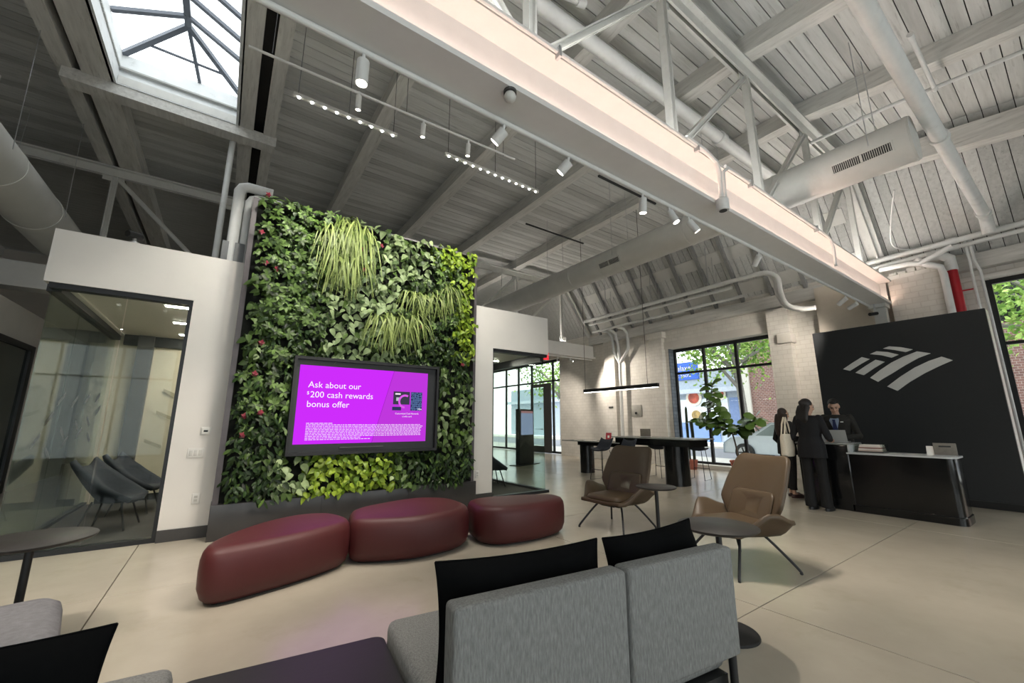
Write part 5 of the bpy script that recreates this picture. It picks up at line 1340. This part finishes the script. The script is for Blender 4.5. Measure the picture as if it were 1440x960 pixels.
# conduits along the far slope, curving down beside the window pilaster
for i, (x, z, ye, lb) in enumerate(((10.75, 5.06, 4.35, 'white conduit highest on the far roof slope, curving down the wall'), (11.05, 4.98, 5.2, 'white conduit middle on the far roof slope'), (11.2, 4.72, 5.0, 'white conduit lowest on the far roof slope'))):
    pts = [Vector((x, 10.6, z)), Vector((x, ye, z))]
    if i == 0: pts = [Vector((x, 10.6, z))] + catmull([Vector(p_) for p_ in ((x, 4.7, z), (x, 4.25, z-0.02), (x, 3.98, z-0.22), (x, 3.95, z-0.6), (x, 3.85, z-0.95), (x, 3.55, z-1.12), (x, 3.3, z-1.15))], 5, False)
    t = pipe('conduit_run', lb, pts, 0.055 if i == 0 else 0.04)
    for yy in (9.5, 7.6, 5.7): MB().tube([(x, yy, z), (x, yy, 7.0 - (x-10.4)*1.47)], 0.006, 5).build('hanger', 'silver', t, w=True)
t = pipe('conduit_run', 'second white conduit curving down beside the window pilaster', [Vector((10.9, 10.5, 5.1))] + catmull([Vector(p_) for p_ in ((10.9, 4.75, 5.1), (10.9, 4.32, 5.07), (10.9, 4.1, 4.85), (10.9, 4.07, 4.45), (10.9, 3.97, 4.15), (10.9, 3.7, 3.98), (10.9, 3.5, 3.95))], 5, False), 0.05)
for yy in (9.6, 7.7, 5.8): MB().tube([(10.9, yy, 5.1), (10.9, yy, 6.3)], 0.006, 5).build('hanger', 'silver', t, w=True)
t = pipe('wall_riser', 'white riser on the far wall where three pipes merge into one', [(11.72, 9.78, 3.5), (11.72, 9.85, 0.0)], 0.06)
for pts in (((11.3, 10.3, 4.75), (11.6, 10.15, 4.7), (11.72, 10.08, 4.5), (11.72, 10.05, 3.95), (11.72, 9.8, 3.5)), ((11.3, 9.9, 4.75), (11.65, 9.88, 4.6), (11.72, 9.85, 4.2), (11.72, 9.82, 3.9), (11.72, 9.78, 3.5)), ((11.3, 9.5, 4.75), (11.6, 9.45, 4.7), (11.72, 9.38, 4.5), (11.72, 9.38, 3.95), (11.72, 9.76, 3.5))):
    MB().tube(pts, 0.06, 12).build('branch', 'pipe', t, smooth=True, w=True)
for i, (x, y_, zt_, lb) in enumerate(((-0.16, 6.5, 4.66, 'thick white pipe bend at the left top of the plant wall'), (-0.03, 6.5, 4.52, 'inner white pipe bend at the left top of the plant wall'))):
    pipe('riser_pipe', lb, [(x, y_, 3.5), (x, y_, zt_-0.1), (x+0.03, y_, zt_-0.03), (x+0.1, y_, zt_), (x+0.4, y_, zt_)], 0.07 if i == 0 else 0.055)
tag(MB().box(-0.27, -0.01, 6.44, 6.6, 3.5, 3.78).build('junction_box', mat('boxgrey', '#77797a', 0.5), bevel=0.01), 'grey metal junction box on the left white wall beside the pipes', 'box')
pipe('tie_rod', 'thin white rod hanging vertically left of the skylight', [(-3.4, 8.9, 6.6), (-3.4, 8.9, 4.9)], 0.012, cat='rod')
# vertical post at the skylight side
t = pipe('vertical_conduit', 'white vertical conduit rising to the skylight beside the plant wall', [(-0.43, 8.6, 3.5), (-0.43, 8.6, 6.95)], 0.05)

# ---- track lights along the beam
tk = thing('light_track', 'thin white light track along the lower edge of the glowing beam', 'track', (5.0, 2.43, 3.77))
MB().tube([(-4.0, 2.43, 3.775), (11.3, 2.43, 3.775)], 0.022, 10).build('rail', 'pipe', tk, smooth=True, w=True)
def can(label, x, y, z0, L_, aim, r_, energy, lit=True, size=55):
    t = thing('track_spotlight', label, 'spotlight', (x, y, z0), group='cylindrical spotlights')
    a = Vector(aim).normalized(); p0 = Vector((x, y, z0 - 0.05)); p1 = p0 + a*L_
    MB().cyl((x, y, z0), p0 + a*0.02, 0.012, n=8).build('stem', 'pipe', t, w=True)
    MB().cyl(p0, p1, r_, n=18).build('housing', 'pipe', t, smooth=True, w=True)
    MB().cyl(p1 - a*0.004, p1 + a*0.002, r_*0.86, n=18).build('lens', 'lampglow' if lit else 'plasticwhite', t, w=True)
    if lit and energy: spot('spot_lamp', p1 + a*0.03, p1 + a*2, energy, size, 0.7, parent=t)
    return t
can('white cylinder spotlight on the track, leftmost and pointing straight down', 0.5, 2.43, 3.75, 0.17, (0, 0, -1), 0.04, 150)
can('lit round spotlight on the track below the dome sensor', 1.63, 2.43, 3.75, 0.12, (-0.45, 0.75, -0.8), 0.045, 170)
can('lit round spotlight on the track, right of the dome sensor', 2.35, 2.43, 3.75, 0.12, (-0.45, 0.75, -0.8), 0.045, 170)
can('white cylinder spotlight hanging at the middle of the beam, first of three', 3.42, 2.43, 3.75, 0.16, (0.05, 0.1, -1), 0.04, 150)
can('white cylinder spotlight hanging at the middle of the beam, second of three', 3.9, 2.43, 3.75, 0.16, (0.15, -0.4, -1), 0.04, 190, True, 80)
can('white cylinder spotlight hanging at the middle of the beam, third of three', 4.28, 2.43, 3.75, 0.16, (0.6, -0.4, -1), 0.04, 210, True, 80)
can('white cylinder spotlight under the beam near the curving conduit', 6.05, 2.43, 3.75, 0.16, (0.5, 0.9, -0.9), 0.04, 200, True, 80)
can('small tilted spotlight at the far end of the beam, left of two', 9.6, 2.43, 3.75, 0.18, (0.35, 1.2, -0.7), 0.04, 220, True, 62)
can('small tilted spotlight at the far end of the beam, right of two', 10.2, 2.43, 3.75, 0.18, (0.35, 0.9, -0.35), 0.04, 200, True, 95)
for k, x in enumerate((-1.2, -0.6, -1.9)): can(('added unseen cylinder spotlight on the beam track above the left seat', 'added unseen cylinder spotlight on the beam track above the corner table', 'added unseen cylinder spotlight on the beam track above the grey sofa')[k], x, 2.43, 3.75, 0.16, ((0.1, 0.5, -1), (0.2, 0.2, -1), (0.2, 0.6, -1))[k], 0.04, 150)  # extra spots out of view, added to light the room
t = thing('motion_sensor', 'grey dome sensor fixed under the glowing beam', 'sensor', (1.5, 2.16, 3.8))
MB().lathe([(0.05, -0.02), (0.05, 0.0)], n=16).build('mount', 'darkgrey', t)
MB().ball((0, 0, -0.05), 0.045, 16, 10).build('dome', 'duct', t, smooth=True)
t = thing('beam_camera', 'white round camera hanging from two conduits on the beam', 'camera', (4.36, 2.06, 3.78))
MB().lathe([(0.06, -0.09), (0.07, -0.07), (0.07, 0.04), (0.05, 0.06)], n=20).build('housing', 'pipe', t, smooth=True)
MB().lathe([(0.042, -0.093), (0.042, -0.089)], n=20).build('lens', 'black', t)
t = thing('bracket_camera', 'small black camera on a bracket at the far end of the beam', 'camera', (11.0, 2.35, 3.6))
MB().tube([(0, 0, 0.2), (0, 0, 0)], 0.015, 8).build('arm', 'silver', t); MB().tube([(0.03, -0.02, 0), (-0.14, 0.06, -0.03)], 0.035, 12).build('body', 'black', t, smooth=True)

# ---- dotted LED rails washing the plants
def led_rail(label, x0, x1, y, z):
    t = thing('led_rail', label, 'light', ((x0+x1)/2, y, z), group='dotted wall washing rails')
    MB().box(x0, x1, y-0.02, y+0.02, z, z+0.035).build('rail', 'duct', t, w=True)
    n_ = int((x1-x0)/0.125)
    for k in range(n_):
        x = x0 + 0.06 + k*(x1-x0-0.12)/(n_-1)
        MB().ball((x, y-0.004, z-0.004), 0.016, 8, 6).build('diode', 'dotglow', t, smooth=True, w=True)
    for x in (x0+0.05, (x0+x1)/2, x1-0.05): MB().tube([(x, y, z+0.03), (x, y, 6.98)], 0.004, 5).build('wire', 'darkgrey', t, w=True)
    for k in range(3):
        x = x0 + (x1-x0)*(k+0.5)/3
        spot('wash_lamp', (x, y, z-0.03), (1.78 + (x-1.9)*0.9, 6.25, 2.6), 95, 95, 0.5, (1, 0.95, 0.86), 0.06, parent=t)
    return t
led_rail('dotted light rail hanging above the left half of the plant wall', 0.24, 1.43, 4.6, 4.94)
led_rail('dotted light rail hanging above the right half of the plant wall', 2.1, 3.75, 4.6, 4.97)
tr_ = thing('ceiling_track', 'thin hanging track with small spots between beam and plant wall', 'track', (1.5, 4.2, 5.0))
MB().tube([(-0.2, 4.2, 4.96), (3.0, 4.2, 5.03)], 0.014, 8).build('rail', 'pipe', tr_, w=True)
for x in (0.0, 1.4, 2.8): MB().tube([(x, 4.2, 5.0), (x, 4.2, 6.98)], 0.004, 5).build('wire', 'darkgrey', tr_, w=True)
for k, x in enumerate((0.85, 1.62, 2.25)): can(('small spotlight on the hanging track, left of three', 'small spotlight on the hanging track, middle of three', 'small spotlight on the hanging track, right of three')[k], x, 4.2, 5.0, 0.16, (0.05, 0.2, -1), 0.03, 80, True, 60)
tag(MB().box(4.74, 6.3, 4.19, 4.22, 5.42, 5.45).build('linear_track', 'black'), 'slim black ceiling track near the beam, upper of two', 'track')
tag(MB().box(5.1, 6.9, 6.7, 6.73, 5.72, 5.75).build('linear_track', 'black'), 'slim black ceiling track above the duct, lower of two', 'track')
pd = thing('pendant_light', 'black linear pendant light hanging over the bar table', 'light', (8.4, 7.1, 2.18))
MB().box(8.36, 8.44, 5.9, 8.35, 2.18, 2.27).build('housing', 'black', pd, w=True)
MB().box(8.37, 8.43, 5.92, 8.33, 2.172, 2.181).build('diffuser', 'pendantglow', pd, w=True)
for y_ in (6.2, 8.3): MB().tube([(8.4, y_, 2.26), (8.4, y_, 6.98)], 0.006, 5).build('cable', 'black', pd, w=True)
ex = thing('exit_sign', 'small red lit exit sign under the distant white beam', 'sign', (9.2, 11.05, 3.55))
MB().box(-0.17, 0.17, -0.02, 0.02, 0, 0.26).build('panel', emit('exitred', '#e0303a', 1.3), ex)
text_mesh('lettering', 'EXIT', 0.17, 'plasticwhite', ex, lambda x, y: Vector((x, -0.023, 0.07 + y)), 'CENTER')
MB().tube([(0, 0, 0.26), (0, 0, 0.4)], 0.012, 6).build('stem', 'pipe', ex)
for k, x in enumerate((9.9, 10.5)): can(('small spotlight below the distant white beam, left one', 'small spotlight below the distant white beam, right one')[k], x, 11.15, 3.74, 0.15, ((0.5, 0.9, -1), (0.8, -1.0, -0.9))[k], 0.035, (260, 330)[k], True, 100)
t = thing('info_kiosk', 'free-standing screen kiosk beyond the right glass room', 'kiosk', (8.25, 11.0, 0), R(20))
MB().box(-0.42, 0.42, -0.09, 0.09, 0.0, 1.78).build('body', 'black', t, bevel=0.02)
MB().box(-0.6, 0.6, -0.2, 0.2, 0, 0.02).build('foot', 'black', t)
MB().box(-0.36, 0.36, -0.095, -0.089, 0.95, 1.65).build('display', emit('kioskblue', '#a9b4dc', 0.8), t)
MB().box(-0.36, 0.36, -0.097, -0.094, 1.65, 1.72).build('display_header', emit('kioskred', '#c58a90', 0.8), t)
for i, (y_, z, w_, h, lb) in enumerate(((9.3, 1.75, 0.42, 0.4, 'square grey plate with a dark knob on the white brick wall'), (10.7, 1.9, 0.2, 0.05, 'small dark plate high on the white brick wall'))):
    t = thing('wall_plate_box', lb, 'plate', (11.9 if i == 0 else 11.72, y_ if i == 0 else 10.3, z))
    MB().box(-0.03, 0, -w_/2, w_/2, -h/2, h/2).build('plate', mat('plate%d' % i, '#a4a29a' if i == 0 else '#4a4844', 0.5), t, bevel=0.004)
    if i == 0: MB().ball((-0.05, 0, -0.08), 0.045, 10, 8).build('knob', 'black', t, smooth=True)

# ================================================================== OUTSIDE
struct(MB().box(12.3, 16.2, -25, 45, -0.12, -0.02).build('floor_pavement', mat('pavement', '#b9b6b0', 0.8, var=0.1)))
struct(MB().box(16.2, 23.5, -25, 45, -0.25, -0.12).build('floor_street', mat('asphalt', '#80828a', 0.85, var=0.1, scale=3)))
struct(MB().box(23.5, 27, -25, 45, -0.2, -0.02).build('floor_far_pavement', 'plaster'))
bb = thing('brick_building', 'red brick building across the street seen through the windows', 'building', (27, 4.0, 0))
MB().box(27, 32, -22, 12.9, 0, 11).build('wall', 'brickred', bb, w=True)
MB().box(26.85, 27, 12.3, 12.9, 0, 11).build('corner_pier', 'plaster', bb, w=True)
MB().box(26.9, 27, -22, 12.9, 0, 0.5).build('plinth', 'plaster', bb, w=True)
for k in range(5): 
    w_ = MB().box(26.96, 27.01, -18 + 4.6*k, -16.4 + 4.6*k, 5.6, 8.0).build('window', 'frame', bb, w=True)
    MB().box(26.94, 26.97, -17.9 + 4.6*k, -16.5 + 4.6*k, 5.7, 7.9).build('pane', 'glassdark', w_, w=True)
sf = thing('shop', 'pale shop front with a blue sign across the street', 'building', (27, 18, 0))
MB().box(28, 33, 13.0, 40, 0, 5.0).build('wall', mat('shopwall', '#a3aebb', 0.7), sf, w=True)
MB().box(27.4, 28, 13.0, 40, 3.4, 3.7).build('canopy', mat('canopy', '#b9c2cf', 0.5), sf, w=True)
MB().box(27.9, 28.0, 16.2, 18.9, 4.45, 5.75).build('sign', mat('signblue', '#2f5fc0', 0.5, var=0.05), sf, w=True)
text_mesh('sign_text', 'relaxe', 0.55, 'plasticwhite', sf, lambda x, y: Vector((27.88, 18.1 - x, 5.15 + y)) - Vector(sf.location))
text_mesh('sign_text', 'ert Sacra', 0.4, 'plasticwhite', sf, lambda x, y: Vector((27.88, 18.2 - x, 4.65 + y)) - Vector(sf.location))
MB().box(27.95, 28.0, 13.1, 14.2, 0.5, 3.0).build('window', mat('shopglass', '#6f86b5', 0.2), sf, w=True)
MB().box(27.95, 28.0, 14.3, 20.5, 1.35, 3.0).build('window', mat('shopglass2', '#dfe8f0', 0.2), sf, w=True)
def tile_mat():
    m = bpy.data.materials.new('bluetile'); m.use_nodes = True; n = m.node_tree.nodes; l = m.node_tree.links; b = n['Principled BSDF']
    tc = n.new('ShaderNodeTexCoord'); v = n.new('ShaderNodeTexVoronoi'); v.inputs['Scale'].default_value = 2.3; v.inputs['Randomness'].default_value = 0.15; v.distance = 'MANHATTAN'
    l.new(tc.outputs['Object'], v.inputs['Vector']); w_ = n.new('ShaderNodeMath'); w_.operation = 'SINE'; m2 = n.new('ShaderNodeMath'); m2.operation = 'MULTIPLY'; m2.inputs[1].default_value = 22
    l.new(v.outputs['Distance'], m2.inputs[0]); l.new(m2.outputs[0], w_.inputs[0])
    rp = n.new('ShaderNodeValToRGB'); rp.color_ramp.elements[0].color = (*lin('#2c62ad'), 1); rp.color_ramp.elements[1].color = (*lin('#b9cbe2'), 1); rp.color_ramp.elements[0].position = 0.3; rp.color_ramp.elements[1].position = 0.6
    l.new(w_.outputs[0], rp.inputs[0]); l.new(rp.outputs[0], b.inputs['Base Color']); b.inputs['Roughness'].default_value = 0.3
    return m
MB().box(27.93, 27.99, 15.0, 22.0, 0.0, 1.3).build('tiled_front', tile_mat(), sf, w=True)
for y_, z, r_ in ((16.7, 3.1, 0.6), (16.6, 1.85, 0.5), (14.8, 3.3, 0.45)):
    MB().cyl((27.92, y_, z), (27.88, y_, z), r_, n=28).build('plate_picture', mat('plaque_cream%d' % int(z*100), '#e6dfd0', 0.4), sf, w=True)
    MB().cyl((27.88, y_, z), (27.84, y_, z), r_*0.68, n=24).build('food_picture', mat('food%d' % int(z*100), '#b5533f' if z > 2 else '#a58a55', 0.5, var=0.5, scale=4), sf, w=True)
# street tree
def street_tree(label, base, h, seed, cr, trunk_r=0.22, lean=(0, 0), nl=2600, n_br=9):
    random.seed(seed)
    t = thing('street_tree', label, 'tree', base)
    bk = mat('treebark%d' % seed, '#8e8a84', 0.85, var=0.2)
    top = Vector((lean[0], lean[1], h*0.55))
    MB().tube(catmull([Vector((0, 0, -0.1)), Vector((lean[0]*0.2, lean[1]*0.2, h*0.25)), top], 5, False), [trunk_r*(1-0.03*k) for k in range(11)], 10).build('trunk', bk, t, smooth=True)
    ends = []
    for k in range(n_br):
        a = 2*PI*k/n_br + rnd(-.3, .3); L_ = rnd(0.6, 1.0)*cr; st_ = top*rnd(0.62, 1.0)
        e_ = st_ + Vector((math.cos(a)*L_, math.sin(a)*L_, rnd(0.25, 0.75)*cr)); mid = st_.lerp(e_, 0.5) + Vector((0, 0, rnd(0.05, .3)))
        MB().tube(catmull([st_, mid, e_], 4, False), [trunk_r*0.5*(1-0.09*q) for q in range(9)], 7).build('branch', bk, t, smooth=True); ends += [mid, e_, e_ + Vector((0, 0, 0.6))]
    mb = MB(); lm2 = LM['tree']
    for k in range(nl):
        c_ = random.choice(ends); p_ = c_ + Vector((random.gauss(0, cr*0.26), random.gauss(0, cr*0.26), random.gauss(0, cr*0.2) + 0.1))
        add_leaf(mb, lance(rnd(0.14, 0.24), rnd(0.08, 0.14)), frame_mat(p_, (rnd(-1, 1), rnd(-1, 1), rnd(-1, .4)), (rnd(-1, 1), rnd(-1, 1), rnd(-.2, 1))))
    o_ = mb.build('foliage', lm2, t, smooth=True, auto=False); o_['kind'] = 'stuff'
    return t
LM['tree'] = leafmat('leaf_tree', '#5d8a34', '#b5d070', 0.5)
street_tree('grey street tree with forked branches outside the gridded window', (20.2, 9.6, 0), 8.6, 31, 3.1, 0.2, (0, 0.2), 5200)
street_tree('leafy street tree outside the right hand window', (21.5, 0.0, 0), 9.5, 32, 2.6, 0.2, (0, 0), 4200)
street_tree('street tree seen through the entrance doors', (18.5, 20.5, 0), 7.5, 33, 2.6, 0.2, (0, 0), 1800)
# parked car
car = thing('parked_car', 'silver parked car on the street behind the fig', 'car', (17.4, 6.6, -0.12))
cb = mat('carpaint', '#c3ccd2', 0.25, metal=0.3, var=0.03)
prof = [(-2.2, 0.30), (-2.25, 0.62), (-2.1, 0.82), (-1.75, 0.92), (-1.2, 1.35), (-0.6, 1.48), (0.4, 1.46), (1.15, 0.98), (1.9, 0.88), (2.2, 0.68), (2.22, 0.30)]
MB().loft([[(sx*w_, y, z if z < 1 else 1 + (z-1)*k_) for y, z in prof] for sx, w_, k_ in ((-1, 0.80, 0.96), (-1, 0.88, 1), (-1, 0.5, 1.0), (1, 0.5, 1.0), (1, 0.88, 1), (1, 0.80, 0.96))]).build('body', cb, car, smooth=True)
for sx in (-1, 1):
    MB().add([(sx*0.885, -1.45, 0.98), (sx*0.885, 0.95, 0.98), (sx*0.885, 0.35, 1.38), (sx*0.885, -0.6, 1.40), (sx*0.885, -1.15, 1.30)], [(0, 1, 2, 3, 4)]).build('side_window', 'glassdark', car)
    for y_ in (-1.4, 1.4):
        w_ = MB().cyl((sx*0.72, y_, 0.34), (sx*0.92, y_, 0.34), 0.34, n=24).build('wheel', 'black', car, smooth=True)
        MB().cyl((sx*0.90, y_, 0.34), (sx*0.935, y_, 0.34), 0.21, n=16).build('hub_cap', 'silver', w_, smooth=True)
        for k in range(5): a = 2*PI*k/5; MB().bar((sx*0.938, y_, 0.34), (sx*0.938, y_ + 0.2*math.cos(a), 0.34 + 0.2*math.sin(a)), 0.02, 0.05).build('spoke', 'black', w_)
MB().box(-0.6, 0.6, 2.18, 2.24, 0.55, 0.65).build('tail_light', 'redpipe', car)
